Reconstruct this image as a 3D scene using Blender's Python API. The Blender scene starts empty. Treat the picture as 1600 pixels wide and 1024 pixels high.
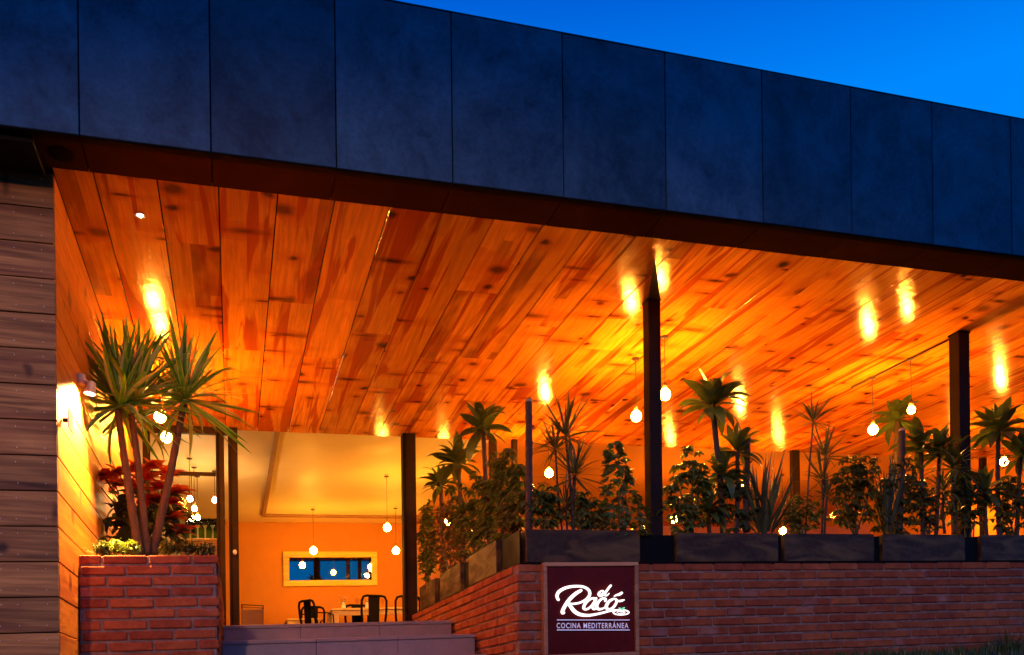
import bpy, bmesh, math, random
from mathutils import Matrix, Vector
random.seed(7)
R = math.radians
scene = bpy.context.scene
C = scene.collection

# ------------------------------------------------------------------ camera
EYE = 1.2
F, CX, CY, TH = 1383., 800., 1093., R(.7)
ct, st = math.cos(TH), math.sin(TH)
cd = bpy.data.cameras.new('camera'); cam = bpy.data.objects.new('camera', cd); C.objects.link(cam)
cd.sensor_width = 36; cd.lens = F / 1600 * 36
cd.shift_y = (CY - 512) / 1600
cd.clip_start = .05; cd.clip_end = 3000
cam.matrix_world = Matrix(((ct, st, 0, 0), (0, 0, -1, 0), (-st, ct, 0, EYE), (0, 0, 0, 1)))
scene.camera = cam

# ------------------------------------------------------------------ sky at blue hour
wd = bpy.data.worlds.new('World'); scene.world = wd; wd.use_nodes = True
nt = wd.node_tree; nt.nodes.clear()
wo = nt.nodes.new('ShaderNodeOutputWorld'); bg = nt.nodes.new('ShaderNodeBackground')
tc = nt.nodes.new('ShaderNodeTexCoord'); sx = nt.nodes.new('ShaderNodeSeparateXYZ'); cr = nt.nodes.new('ShaderNodeValToRGB')
nt.links.new(tc.outputs['Generated'], sx.inputs[0]); nt.links.new(sx.outputs['Z'], cr.inputs[0])
nt.links.new(cr.outputs[0], bg.inputs[0]); nt.links.new(bg.outputs[0], wo.inputs[0])
el = cr.color_ramp.elements
el[0].position = 0.; el[0].color = (.0, .30, 1, 1)
el[1].position = 1.; el[1].color = (.001, .035, .30, 1)
e = el.new(.53); e.color = (.0, .25, 1, 1)
e = el.new(.63); e.color = (.0, .10, .66, 1)
bg.inputs['Strength'].default_value = 1.0

# street lamp light from the pavement side, front left and high up
def spot(name, loc, target, energy, color, angle, radius=.08, blend=.5):
    l = bpy.data.lights.new(name, 'SPOT'); l.energy = energy; l.color = color
    l.spot_size = R(angle); l.shadow_soft_size = radius; l.spot_blend = blend
    o = bpy.data.objects.new(name, l); C.objects.link(o); o.location = loc
    o.rotation_euler = (Vector(target) - Vector(loc)).to_track_quat('-Z', 'Y').to_euler()
    return o
spot('street_lamp_light', (-.6, -4.2, 4.9), (0.0, 5.8, -5.0), 1450, (1, .44, .27), 90, .12, .3)

scene.view_settings.view_transform = 'Standard'; scene.view_settings.look = 'None'
scene.view_settings.exposure = 0; scene.view_settings.gamma = 1
scene.view_settings.use_curve_mapping = False
try:
    scene.cycles.use_denoising = True; scene.cycles.denoiser = 'OPENIMAGEDENOISE'
except Exception: pass
scene.cycles.max_bounces = 7; scene.cycles.diffuse_bounces = 4; scene.cycles.glossy_bounces = 4
scene.cycles.transparent_max_bounces = 24; scene.cycles.sample_clamp_indirect = 6
scene.cycles.caustics_reflective = False; scene.cycles.caustics_refractive = False

# ------------------------------------------------------------------ the building's own frame
# a runs along the street front, b into the building, h is the height over the eye at a = 0;
# the whole front climbs with the street by 2.2 degrees
n_ = math.hypot(4400, 1383)
A = (4400/n_, 1383/n_); B = (-A[1], A[0]); K = math.tan(R(2.2)); RZ = math.atan2(A[1], A[0])
def ray(px, py):
    u = (px-CX)/F; v = (CY-py)/F
    return (u*ct+v*st, v*ct-u*st)
r_ = ray(84, 270); O = (r_[0]*4.66, 4.66)
OA = O[0]*A[0]+O[1]*A[1]; OB = O[0]*B[0]+O[1]*B[1]
def W(a, b, h): return Vector((O[0]+a*A[0]+b*B[0], O[1]+a*A[1]+b*B[1], EYE+h+K*a))
def onB(px, py, b):
    X, Z = ray(px, py); t = (b+OB)/(X*B[0]+B[1]); a = t*(X*A[0]+A[1])-OA
    return a, t*Z-K*a
def onA(px, py, a):
    X, Z = ray(px, py); t = (a+OA)/(X*A[0]+A[1]); b = t*(X*B[0]+B[1])-OB
    return b, t*Z-K*a
def onH(px, py, h):
    X, Z = ray(px, py); g = X*A[0]+A[1]; t = (h-K*OA)/(Z-K*g)
    return t*g-OA, t*(X*B[0]+B[1])-OB, t
RM = Matrix.Rotation(RZ, 4, 'Z')

WM = {}
def link(o, m, parent=None):
    C.objects.link(o); o.matrix_basis = m; WM[o] = m
    if parent is not None:
        o.parent = parent; o.matrix_parent_inverse = WM[parent].inverted()
    return o
def thing(name, label, cat, loc, group=None):
    o = bpy.data.objects.new(name, None); o.empty_display_size = .1
    link(o, Matrix.Translation(Vector(loc)))
    o['label'] = label; o['category'] = cat
    if group: o['group'] = group
    return o
def tag(o, label, cat, group=None):
    o['label'] = label; o['category'] = cat
    if group: o['group'] = group
    return o
def structure(o): o['kind'] = 'structure'; return o
def stuff(o): o['kind'] = 'stuff'; return o
def mesh(name, vs, fs, mat, smooth=False):
    me = bpy.data.meshes.new(name); me.from_pydata([tuple(v) for v in vs], [], fs); me.materials.append(mat)
    if smooth:
        for p in me.polygons: p.use_smooth = True
    me.update(); return me
def put(name, me, m, parent=None): return link(bpy.data.objects.new(name, me), m, parent)

def cbox(dx, dy, dz, c, j=0, rnd=None):
    """chamfered box centred on the origin: 24 vertices"""
    c = min(c, dx*.45, dy*.45, dz*.45)
    vs = []; fs = []; idx = {}
    for sx_ in (-1, 1):
        for sy in (-1, 1):
            for sz in (-1, 1):
                jx, jy, jz = (rnd.uniform(-j, j), rnd.uniform(-j, j), rnd.uniform(-j, j)) if j else (0, 0, 0)
                for ax in range(3):
                    d = [dx/2-c, dy/2-c, dz/2-c]; d[ax] += c
                    idx[(sx_, sy, sz, ax)] = len(vs)
                    vs.append((sx_*d[0]+jx, sy*d[1]+jy, sz*d[2]+jz))
    for ax in range(3):
        o1, o2 = [k for k in range(3) if k != ax]
        for s in (-1, 1):
            q = []
            for (p1, p2) in ((-1, -1), (1, -1), (1, 1), (-1, 1)):
                k = [0, 0, 0]; k[ax] = s; k[o1] = p1; k[o2] = p2; q.append(idx[(*k, ax)])
            flip = (s > 0) != (ax != 1)
            fs.append(q[::-1] if flip else q)
        for p1 in (-1, 1):
            for p2 in (-1, 1):
                k0 = [0, 0, 0]; k1 = [0, 0, 0]; k0[ax] = -1; k1[ax] = 1
                k0[o1] = k1[o1] = p1; k0[o2] = k1[o2] = p2
                q = [idx[(*k0, o1)], idx[(*k1, o1)], idx[(*k1, o2)], idx[(*k0, o2)]]
                fs.append(q)
    for sx_ in (-1, 1):
        for sy in (-1, 1):
            for sz in (-1, 1):
                fs.append([idx[(sx_, sy, sz, k)] for k in range(3)])
    return vs, fs
def fix(me):
    bm = bmesh.new(); bm.from_mesh(me); bmesh.ops.recalc_face_normals(bm, faces=bm.faces); bm.to_mesh(me); bm.free()
    return me
def abox(name, a0, a1, b0, b1, h0, h1, mat, parent=None, c=.003, shear=True):
    vs, fs = cbox(abs(a1-a0), abs(b1-b0), abs(h1-h0), c)
    if shear: vs = [(x, y, z+K*x) for x, y, z in vs]
    me = fix(mesh(name, vs, fs, mat))
    return put(name, me, Matrix.Translation(W((a0+a1)/2, (b0+b1)/2, (h0+h1)/2)) @ RM, parent)
def wbox(name, ctr, dims, mat, parent=None, rz=0, c=.003, m=None):
    vs, fs = cbox(*dims, c)
    me = fix(mesh(name, vs, fs, mat))
    return put(name, me, m if m is not None else Matrix.Translation(Vector(ctr)) @ Matrix.Rotation(rz, 4, 'Z'), parent)
def tube_data(pts, rad, seg=8, cap=True):
    pts = [Vector(p) for p in pts]; n = len(pts); vs = []; fs = []
    if not isinstance(rad, (list, tuple)): rad = [rad]*n
    up = Vector((0, 0, 1)); prev = None
    for i, p in enumerate(pts):
        t = (pts[min(i+1, n-1)]-pts[max(i-1, 0)]).normalized()
        if prev is None:
            x = t.cross(up);
            if x.length < .1: x = t.cross(Vector((1, 0, 0)))
        else: x = prev-t*prev.dot(t)
        x.normalize(); prev = x; y = t.cross(x)
        for k in range(seg):
            an = 2*math.pi*k/seg
            vs.append(p+(x*math.cos(an)+y*math.sin(an))*rad[i])
    for i in range(n-1):
        for k in range(seg):
            k2 = (k+1) % seg
            fs.append((i*seg+k, i*seg+k2, (i+1)*seg+k2, (i+1)*seg+k))
    if cap: fs.append(tuple(range(seg))[::-1]); fs.append(tuple((n-1)*seg+k for k in range(seg)))
    return vs, fs
def tube(name, pts, rad, mat, parent=None, seg=8, smooth=True):
    o = Vector(pts[0]); vs, fs = tube_data([Vector(p)-o for p in pts], rad, seg)
    return put(name, fix(mesh(name, vs, fs, mat, smooth)), Matrix.Translation(o), parent)
def lathe(name, prof, mat, loc, parent=None, seg=16, smooth=True):
    vs = []; fs = []
    for r, z in prof:
        for k in range(seg):
            an = 2*math.pi*k/seg; vs.append((r*math.cos(an), r*math.sin(an), z))
    for i in range(len(prof)-1):
        for k in range(seg):
            k2 = (k+1) % seg; fs.append((i*seg+k, i*seg+k2, (i+1)*seg+k2, (i+1)*seg+k))
    fs.append(tuple(range(seg))[::-1]); fs.append(tuple((len(prof)-1)*seg+k for k in range(seg)))
    return put(name, fix(mesh(name, vs, fs, mat, smooth)), Matrix.Translation(Vector(loc)), parent)

# ------------------------------------------------------------------ materials
class G:
    def __init__(s, name):
        s.m = bpy.data.materials.new(name); s.m.use_nodes = True; s.t = s.m.node_tree; s.t.nodes.clear()
        s.out = s.n('OutputMaterial'); s.b = s.n('BsdfPrincipled'); s.l(s.b.outputs[0], s.out.inputs[0])
    def n(s, k, **kw):
        nd = s.t.nodes.new('ShaderNode'+k)
        for a, v in kw.items(): setattr(nd, a, v)
        return nd
    def l(s, a, b): s.t.links.new(a, b)
    def math(s, op, a, b=None, c=None, clamp=False):
        nd = s.n('Math', operation=op); nd.use_clamp = clamp
        for i, v in enumerate((a, b, c)):
            if v is None: continue
            if isinstance(v, (int, float)): nd.inputs[i].default_value = v
            else: s.l(v, nd.inputs[i])
        return nd.outputs[0]
    def noise(s, vec, scale, detail=3, rough=.55, dist=0, out='Fac'):
        nd = s.n('TexNoise'); nd.inputs['Scale'].default_value = scale; nd.inputs['Detail'].default_value = detail
        nd.inputs['Roughness'].default_value = rough; nd.inputs['Distortion'].default_value = dist
        s.l(vec, nd.inputs['Vector']); return nd.outputs[out]
    def mul(s, vec, k):
        nd = s.n('VectorMath', operation='MULTIPLY'); s.l(vec, nd.inputs[0]); nd.inputs[1].default_value = k; return nd.outputs[0]
    def add(s, a, b):
        nd = s.n('VectorMath', operation='ADD'); s.l(a, nd.inputs[0]); s.l(b, nd.inputs[1]); return nd.outputs[0]
    def mix(s, f, a, b, blend='MIX'):
        nd = s.n('Mix', data_type='RGBA', blend_type=blend)
        for i, v in ((0, f), (6, a), (7, b)):
            if isinstance(v, (int, float)): nd.inputs[i].default_value = v
            elif isinstance(v, tuple): nd.inputs[i].default_value = (*v, 1)
            else: s.l(v, nd.inputs[i])
        return nd.outputs[2]
    def rng(s, v, a, b, c=0., d=1.):
        nd = s.n('MapRange'); s.l(v, nd.inputs[0])
        for i, x in enumerate((a, b, c, d)): nd.inputs[i+1].default_value = x
        return nd.outputs[0]
    def bump(s, h, strength, dist=.01):
        nd = s.n('Bump'); nd.inputs['Strength'].default_value = strength; nd.inputs['Distance'].default_value = dist
        s.l(h, nd.inputs['Height']); s.l(nd.outputs[0], s.b.inputs['Normal'])
    def set(s, **kw):
        for k, v in kw.items():
            i = s.b.inputs[k.replace('_', ' ')]
            if isinstance(v, tuple): i.default_value = (*v, 1)
            elif isinstance(v, (int, float)): i.default_value = v
            else: s.l(v, i)
        return s
def obj_coord(g, rnd=True):
    tc = g.n('TexCoord'); v = tc.outputs['Object']
    if rnd:
        oi = g.n('ObjectInfo'); cb = g.n('CombineXYZ')
        for i, k in enumerate((37., 91., 53.)): g.l(g.math('MULTIPLY', oi.outputs['Random'], k), cb.inputs[i])
        return v, g.add(v, cb.outputs[0]), oi.outputs['Random']
    return v, v, None

def wood(name, width_ax, len_ax, light, dark, red, rough, strips=True, knots=1., grainamt=.5, bumpk=.35, spec=.5):
    g = G(name); v0, v, rnd = obj_coord(g)
    sp = g.n('SeparateXYZ'); g.l(v, sp.inputs[0]); x = sp.outputs[width_ax]; y = sp.outputs[len_ax]; z = sp.outputs[3-width_ax-len_ax]
    cb = g.n('CombineXYZ'); g.l(x, cb.inputs[0]); g.l(y, cb.inputs[1]); g.l(z, cb.inputs[2]); q = cb.outputs[0]
    # bend the grain round the knots
    warp = g.noise(g.mul(q, (4, .8, 4)), 1, 2, .5)
    grain = g.noise(g.mul(q, (34, 1.3, 34)), 1, 6, .62, .5)
    fine = g.noise(g.mul(q, (150, 5, 150)), 1, 3, .6)
    rings = g.math('SINE', g.math('MULTIPLY', g.noise(g.mul(q, (5, .45, 5)), 1, 2, .5, .3), 75.))
    rings = g.rng(rings, -.2, 1, 0, 1)
    heart = g.rng(g.noise(g.mul(q, (9, .5, 9)), 1, 3, .5, .9), .55, .60)
    col = g.mix(g.math('MULTIPLY', heart, .85), light, red)
    col = g.mix(g.math('MULTIPLY', g.rng(grain, .35, .7), grainamt), col, dark)
    col = g.mix(g.math('MULTIPLY', rings, .16), col, red)
    if strips:
        # boards laminated from staves of different tone
        cell = g.math('FLOOR', g.math('MULTIPLY', x, 9.7))
        wn0 = g.n('TexWhiteNoise', noise_dimensions='1D'); g.l(cell, wn0.inputs['W'])
        yy = g.math('FLOOR', g.math('ADD', g.math('MULTIPLY', y, .45), g.math('MULTIPLY', wn0.outputs['Value'], 9.)))
        wn = g.n('TexWhiteNoise', noise_dimensions='2D'); c2 = g.n('CombineXYZ'); g.l(cell, c2.inputs[0]); g.l(yy, c2.inputs[1])
        g.l(c2.outputs[0], wn.inputs['Vector'])
        dk = g.math('GREATER_THAN', wn.outputs['Value'], .91)
        soft = g.rng(g.noise(g.mul(q, (6, 1.5, 6)), 1, 3), .32, .62, .05, 1.)
        col = g.mix(g.math('MULTIPLY', g.math('MULTIPLY', dk, soft), .75), col, dark)
        tone = g.rng(wn.outputs['Value'], 0, .86, .94, 1.05)
        hs = g.n('HueSaturation'); g.l(tone, hs.inputs['Value']); g.l(col, hs.inputs['Color']); col = hs.outputs[0]
    # knots
    def knot(sx_, sy_, thr, r0, r1, off):
        vo = g.n('TexVoronoi', voronoi_dimensions='2D', feature='F1'); vo.inputs['Scale'].default_value = 1; vo.inputs['Randomness'].default_value = .95
        w2 = g.n('CombineXYZ'); nz = g.noise(g.mul(q, (9, 9, 9)), 1, 2)
        g.l(g.math('ADD', g.math('MULTIPLY', x, sx_), g.math('ADD', g.math('MULTIPLY', nz, .22), off)), w2.inputs[0])
        g.l(g.math('ADD', g.math('MULTIPLY', y, sy_), off), w2.inputs[1])
        g.l(w2.outputs[0], vo.inputs['Vector'])
        sc = g.n('SeparateColor'); g.l(vo.outputs['Color'], sc.inputs[0])
        on = g.math('GREATER_THAN', sc.outputs[0], thr)
        dist = g.math('DIVIDE', vo.outputs['Distance'], g.math('MULTIPLY_ADD', g.math('POWER', sc.outputs[1], 1.6), 1.15, .60))
        return g.math('MULTIPLY', g.rng(dist, r0, r1, 1., 0.), g.math('MULTIPLY', on, g.rng(sc.outputs[2], 0, 1, .65, 1.))), g.math('MULTIPLY', g.rng(dist, r0, r1*3.4, 1., 0.), on)
    k1, h1 = knot(2.4, 2.5, .40, .045, .125, 0.)
    k2, h2 = knot(1.2, 4.4, .55, .02, .15, 3.3)
    col = g.mix(g.math('MULTIPLY', g.math('MAXIMUM', h1, h2), .55*knots), col, red)
    col = g.mix(g.math('MULTIPLY', g.math('MAXIMUM', k1, k2), .95*knots), col, tuple(c*.15 for c in dark))
    col = g.mix(g.math('MULTIPLY', g.rng(fine, .5, .75), .12), col, dark)
    hs = g.n('HueSaturation'); g.l(g.rng(rnd, 0, 1, .76, 1.14), hs.inputs['Value']); g.l(col, hs.inputs['Color'])
    g.set(Base_Color=hs.outputs[0], Roughness=g.rng(grain, .3, .7, rough-.03, rough+.09), Specular_IOR_Level=spec)
    hh = g.math('ADD', g.math('MULTIPLY', grain, .5), g.math('ADD', g.math('MULTIPLY', fine, .15), g.math('MULTIPLY', g.noise(g.mul(q, (13, 15, 13)), 1, 2), .9)))
    g.bump(hh, bumpk, .006)
    return g.m
M = {}
M['ceiling'] = wood('ceiling_pine', 0, 1, (.95, .34, .022), (.17, .028, .003), (.50, .062, .003), .085, True, 1., .42, .30, .14)
M['side'] = wood('side_wall_pine', 2, 1, (.82, .27, .014), (.30, .065, .005), (.58, .13, .007), .42, False, .8, .4)  # same pine as the front boards, with warm lamplight tinted into its colour
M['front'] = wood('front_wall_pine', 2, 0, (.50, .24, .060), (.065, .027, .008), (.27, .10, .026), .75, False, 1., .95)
M['crate'] = wood('crate_wood', 2, 0, (.55, .32, .14), (.2, .09, .03), (.4, .2, .08), .5, False, .6)
M['table'] = wood('table_wood', 1, 0, (.85, .60, .24), (.40, .22, .07), (.65, .4, .14), .4, False, .3)
M['goldframe'] = wood('pale_frame_wood', 2, 0, (.95, .62, .04), (.7, .4, .03), (.7, .4, .1), .4, False, .1)
M['signframe'] = wood('sign_frame_wood', 2, 0, (.55, .25, .09), (.25, .1, .03), (.4, .17, .06), .45, False, .3)

def mottled(name, c1, c2, scale, rough, metal=0, bumpk=.2, detail=5, coat=0, world=False, spec=.5):
    g = G(name); v0, v, rnd = obj_coord(g)
    if world: v = v0
    n1 = g.noise(v, scale, detail, .6, .6); n2 = g.noise(v, scale*7, 3)
    f = g.math('ADD', g.math('MULTIPLY', g.rng(n1, .3, .7), .8), g.math('MULTIPLY', g.rng(n2, .35, .65), .2))
    g.set(Base_Color=g.mix(f, c1, c2), Roughness=g.rng(n1, .3, .7, rough-.08, rough+.12), Metallic=metal, Specular_IOR_Level=spec)
    if coat: g.set(Coat_Weight=coat, Coat_Roughness=.1)
    g.bump(g.math('ADD', n1, g.math('MULTIPLY', n2, .4)), bumpk, .01)
    return g.m
# slate-grey fibre cement panels: cloudy, with faint streaks and scuffs
def panel_mat():
    g = G('fascia_panel'); v0, v, rnd = obj_coord(g)
    n1 = g.noise(v, 1.6, 6, .62, 1.2); n2 = g.noise(g.mul(v, (5, 5, 3.4)), 1, 5, .65, 1.6); n3 = g.noise(v, 38, 3, .7)
    sc = g.noise(g.mul(v, (2, 2, 14)), 1, 5, .7, 2.5)
    f = g.math('ADD', g.math('MULTIPLY', g.rng(n1, .3, .72), .6), g.math('MULTIPLY', g.rng(n2, .3, .7), .25))
    f = g.math('ADD', f, g.math('MULTIPLY', g.rng(n3, .35, .65), .15))
    f = g.rng(f, .22, .78)
    col = g.mix(f, (.008, .026, .046), (.036, .100, .150))
    col = g.mix(g.math('MULTIPLY', g.rng(sc, .62, .70), .35), col, (.12, .06, .10))
    hs = g.n('HueSaturation'); g.l(g.rng(rnd, 0, 1, .82, 1.15), hs.inputs['Value']); g.l(col, hs.inputs['Color'])
    g.set(Base_Color=hs.outputs[0], Roughness=g.rng(n1, .3, .7, .5, .75), Specular_IOR_Level=.25); g.bump(g.math('ADD', n1, g.math('MULTIPLY', n3, .5)), .3, .005)
    return g.m
M['panel'] = panel_mat()
M['soffit'] = mottled('soffit_panel', (.022, .0085, .0028), (.034, .0135, .0045), 2.2, .9, 0, .1, spec=0.)
M['backing'] = mottled('dark_backing', (.006, .004, .003), (.011, .008, .005), 4, .95, spec=0.)
M['black'] = mottled('black_steel', (.004, .003, .002), (.009, .007, .005), 6, .5, .0, .1, spec=.06)
M['post'] = mottled('dark_post_paint', (.014, .007, .004), (.026, .013, .008), 5, .55, 0, .1, spec=.1)
def brick_mat():
    g = G('fired_brick'); v0, v, rnd = obj_coord(g)
    n1 = g.noise(v, 9, 5, .65, .4); n2 = g.noise(v, 60, 4, .7); n3 = g.noise(v, 3.2, 2)
    col = g.mix(g.rng(n1, .3, .7), (.22, .042, .013), (.42, .105, .034))
    col = g.mix(g.math('MULTIPLY', g.rng(n2, .55, .72), .5), col, (.14, .04, .03))
    col = g.mix(g.math('MULTIPLY', g.rng(n3, .60, .72), .45), col, (.38, .24, .19))
    hs = g.n('HueSaturation'); g.l(g.rng(rnd, 0, 1, .74, 1.12), hs.inputs['Value']); g.l(g.rng(rnd, 0, 1, .495, .505), hs.inputs['Hue']); g.l(col, hs.inputs['Color'])
    g.set(Base_Color=hs.outputs[0], Roughness=.88, Specular_IOR_Level=.25)
    g.bump(g.math('ADD', g.math('MULTIPLY', n1, 1.3), g.math('MULTIPLY', n2, .6)), .8, .006)
    return g.m
M['brick'] = brick_mat()
M['mortar'] = mottled('mortar', (.12, .075, .055), (.33, .22, .17), 14, .95, 0, .9, 6, spec=.2)
M['stone'] = mottled('step_stone', (.19, .155, .145), (.29, .24, .225), 3.5, .62, 0, .12)
M['floor'] = mottled('floor_tile', (.22, .15, .10), (.30, .21, .15), 2, .45, 0, .1)
M['orange'] = mottled('orange_plaster', (.50, .185, .016), (.60, .23, .024), 1.2, .8, 0, .15)
M['cream'] = mottled('cream_plaster', (.74, .58, .30), (.82, .66, .36), 1.0, .55, 0, .1)
M['grey'] = mottled('pale_grey_plaster', (.55, .55, .50), (.66, .66, .6), 1.5, .7, 0, .1)
M['trim'] = mottled('brown_trim', (.25, .12, .05), (.33, .17, .07), 4, .5)
M['steel'] = mottled('planter_steel', (.022, .013, .007), (.085, .052, .027), 5.5, .4, .25, .5, 4, spec=.5)
def planter_mat():
    g = G('planter_steel'); v0, v, rnd = obj_coord(g)
    n1 = g.noise(g.mul(v, (2.6, 2.6, 9)), 1, 3, .5, 1.); n2 = g.noise(v, 30, 4, .6)
    col = g.mix(g.rng(n2, .3, .7), (.030, .016, .008), (.055, .033, .017))
    col = g.mix(g.math('MULTIPLY', g.rng(n1, .42, .80), .55), col, (.24, .14, .035))  # warm smears paint reflected lamp glow into the steel colour
    g.set(Base_Color=col, Roughness=g.rng(n1, .3, .7, .6, .35), Metallic=.0, Specular_IOR_Level=.14)
    g.bump(g.math('ADD', n1, g.math('MULTIPLY', n2, .2)), .4, .01); return g.m
M['steel'] = planter_mat()
M['cane'] = mottled('cane_bark', (.022, .013, .009), (.075, .045, .028), 22, .8, 0, .8)
M['cut'] = mottled('cut_cane_wood', (.35, .24, .15), (.48, .35, .22), 14, .7, 0, .4)
M['soil'] = mottled('dark_soil', (.012, .009, .006), (.04, .028, .02), 30, .95, 0, 1)
M['stem'] = mottled('green_stem', (.05, .06, .02), (.10, .09, .035), 12, .7, 0, .5)
M['brass'] = mottled('warm_lamp_enamel', (.55, .42, .25), (.65, .5, .32), 6, .35)
M['white'] = mottled('white_enamel', (.72, .72, .70), (.82, .82, .8), 6, .3)
def leaf_mat(name, c1, c2, tr=.35, edge=None, rough=.4):
    g = G(name); v0, v, rnd = obj_coord(g)
    n = g.noise(v, 26, 3); sp = g.n('SeparateXYZ'); g.l(v0, sp.inputs[0])
    col = g.mix(g.rng(n, .3, .7), c1, c2)
    if edge:
        ed = g.math('ABSOLUTE', sp.outputs[1]); col = g.mix(g.math('MULTIPLY', g.rng(ed, .0095, .013), .6), col, edge)
    hs = g.n('HueSaturation'); g.l(g.rng(rnd, 0, 1, .65, 1.35), hs.inputs['Value']); g.l(g.rng(rnd, 0, 1, .48, .52), hs.inputs['Hue']); g.l(col, hs.inputs['Color'])
    g.set(Base_Color=hs.outputs[0], Roughness=rough)
    t = g.n('BsdfTranslucent'); g.l(g.mix(.6, hs.outputs[0], (.10, .16, .01)), t.inputs[0])
    mx = g.n('MixShader'); mx.inputs[0].default_value = tr; g.l(g.b.outputs[0], mx.inputs[1]); g.l(t.outputs[0], mx.inputs[2])
    g.l(mx.outputs[0], g.out.inputs[0]); return g.m
M['yucca'] = leaf_mat('yucca_leaf', (.05, .24, .012), (.13, .42, .035), .2, (.70, .80, .32), .32)
M['corn'] = leaf_mat('dracaena_leaf', (.045, .08, .016), (.10, .15, .03), .28)
M['thin'] = leaf_mat('marginata_leaf', (.04, .055, .016), (.10, .10, .03), .15)
M['sche'] = leaf_mat('schefflera_leaf', (.04, .065, .012), (.14, .17, .035), .3)
M['ivy'] = leaf_mat('ivy_leaf', (.035, .08, .022), (.08, .15, .04), .25)
M['bronze'] = leaf_mat('bronze_leaf', (.09, .03, .018), (.16, .075, .03), .22)
M['sword'] = leaf_mat('sword_leaf', (.03, .045, .02), (.07, .09, .035), .1)
M['lime'] = leaf_mat('lime_leaf', (.10, .19, .02), (.22, .32, .05), .3)
M['red'] = leaf_mat('red_bract', (.85, .006, .008), (.98, .02, .018), .45)
M['dark'] = leaf_mat('dark_green_leaf', (.03, .05, .014), (.07, .10, .025), .2)
M['grass'] = leaf_mat('grass_blade', (.04, .075, .015), (.09, .13, .03), .2)
M['turf'] = mottled('turf_soil', (.018, .022, .008), (.05, .055, .02), 8, .95, 0, 1, world=True)
M['asphalt'] = mottled('asphalt', (.035, .035, .038), (.06, .06, .062), 3, .85, 0, .5, world=True)
M['signpanel'] = mottled('maroon_lacquer', (.085, .005, .002), (.13, .010, .004), 3, .25, 0, .04, spec=.10)
def emit(name, col, s, rim=None):
    g = G(name); g.set(Base_Color=(.8, .7, .5), Roughness=.3, Emission_Color=col, Emission_Strength=s)
    return g.m
BULB = (1, .35, .03)
def bulb_emit(name, col, s_):
    g = G(name); g.set(Base_Color=(.8, .6, .3), Roughness=.25, Emission_Color=col)
    lw = g.n('LayerWeight'); lw.inputs[0].default_value = .5
    g.l(g.math('MULTIPLY', g.math('POWER', g.math('SUBTRACT', 1.0, lw.outputs['Facing']), 1.6), s_), g.b.inputs['Emission Strength']); return g.m
M['bulb'] = bulb_emit('lit_bulb_glass', BULB, 2000)
M['bulb_room'] = emit('lit_room_bulb_glass', (1, .41, .035), 360)
M['bulb_dim'] = emit('lit_dim_bulb_glass', BULB, 480)
M['bulb_small'] = emit('lit_small_bulb_glass', (1, .58, .22), 240)
M['letters'] = emit('lit_white_letters', (1, .97, .93), 1.5)
M['leaf_letter'] = emit('lit_green_leaf', (.0, .75, .38), .8)
M['lavender'] = emit('pale_lettering', (.75, .68, .85), .0); 
for k in M['lavender'].node_tree.nodes:
    if k.type == 'BSDF_PRINCIPLED': k.inputs['Base Color'].default_value = (.8, .75, .9, 1); k.inputs['Emission Strength'].default_value = .28  # this lettering is unlit; its faint glow stands in for light on it
M['spotglow'] = emit('lit_spot_lens', (1, .85, .7), 25)
def glass_mat(name, tint=(.95, .95, .92), refl=.08):
    g = G(name); g.t.nodes.remove(g.b)
    tr = g.n('BsdfTransparent'); tr.inputs[0].default_value = (*tint, 1)
    gl = g.n('BsdfGlossy'); gl.inputs['Roughness'].default_value = .02
    fr = g.n('LayerWeight'); fr.inputs[0].default_value = .5
    mx = g.n('MixShader'); g.l(g.math('MULTIPLY_ADD', g.math('POWER', fr.outputs['Facing'], 4.), .3, .005, clamp=True), mx.inputs[0]); g.l(tr.outputs[0], mx.inputs[1]); g.l(gl.outputs[0], mx.inputs[2])
    g.l(mx.outputs[0], g.out.inputs[0]); return g.m
M['glass'] = glass_mat('window_glass')
M['greenglass'] = glass_mat('green_bottle_glass', (.35, .5, .15))
g = G('mirror_glass'); g.set(Base_Color=(.30, .27, .26), Metallic=1., Roughness=.015); M['mirror'] = g.m
g = G('dark_cord'); g.set(Base_Color=(.05, .02, .01), Roughness=.6); M['cord'] = g.m
g = G('brass_socket'); g.set(Base_Color=(.35, .2, .08), Roughness=.4, Metallic=.6); M['socket'] = g.m

# ------------------------------------------------------------------ key dimensions
HC = 2.80          # ceiling
HF = .60           # terrace floor
BS = 4.45          # storefront plane
BW = .61           # brick front plane
AW = 2.73          # side brick wall plane
HT = .82           # brick wall top
AE = 11.5          # right end of what is built
IB = onH(470, 817, 2.92)[1]     # inner back wall
print('inner back wall b', IB)

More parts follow.
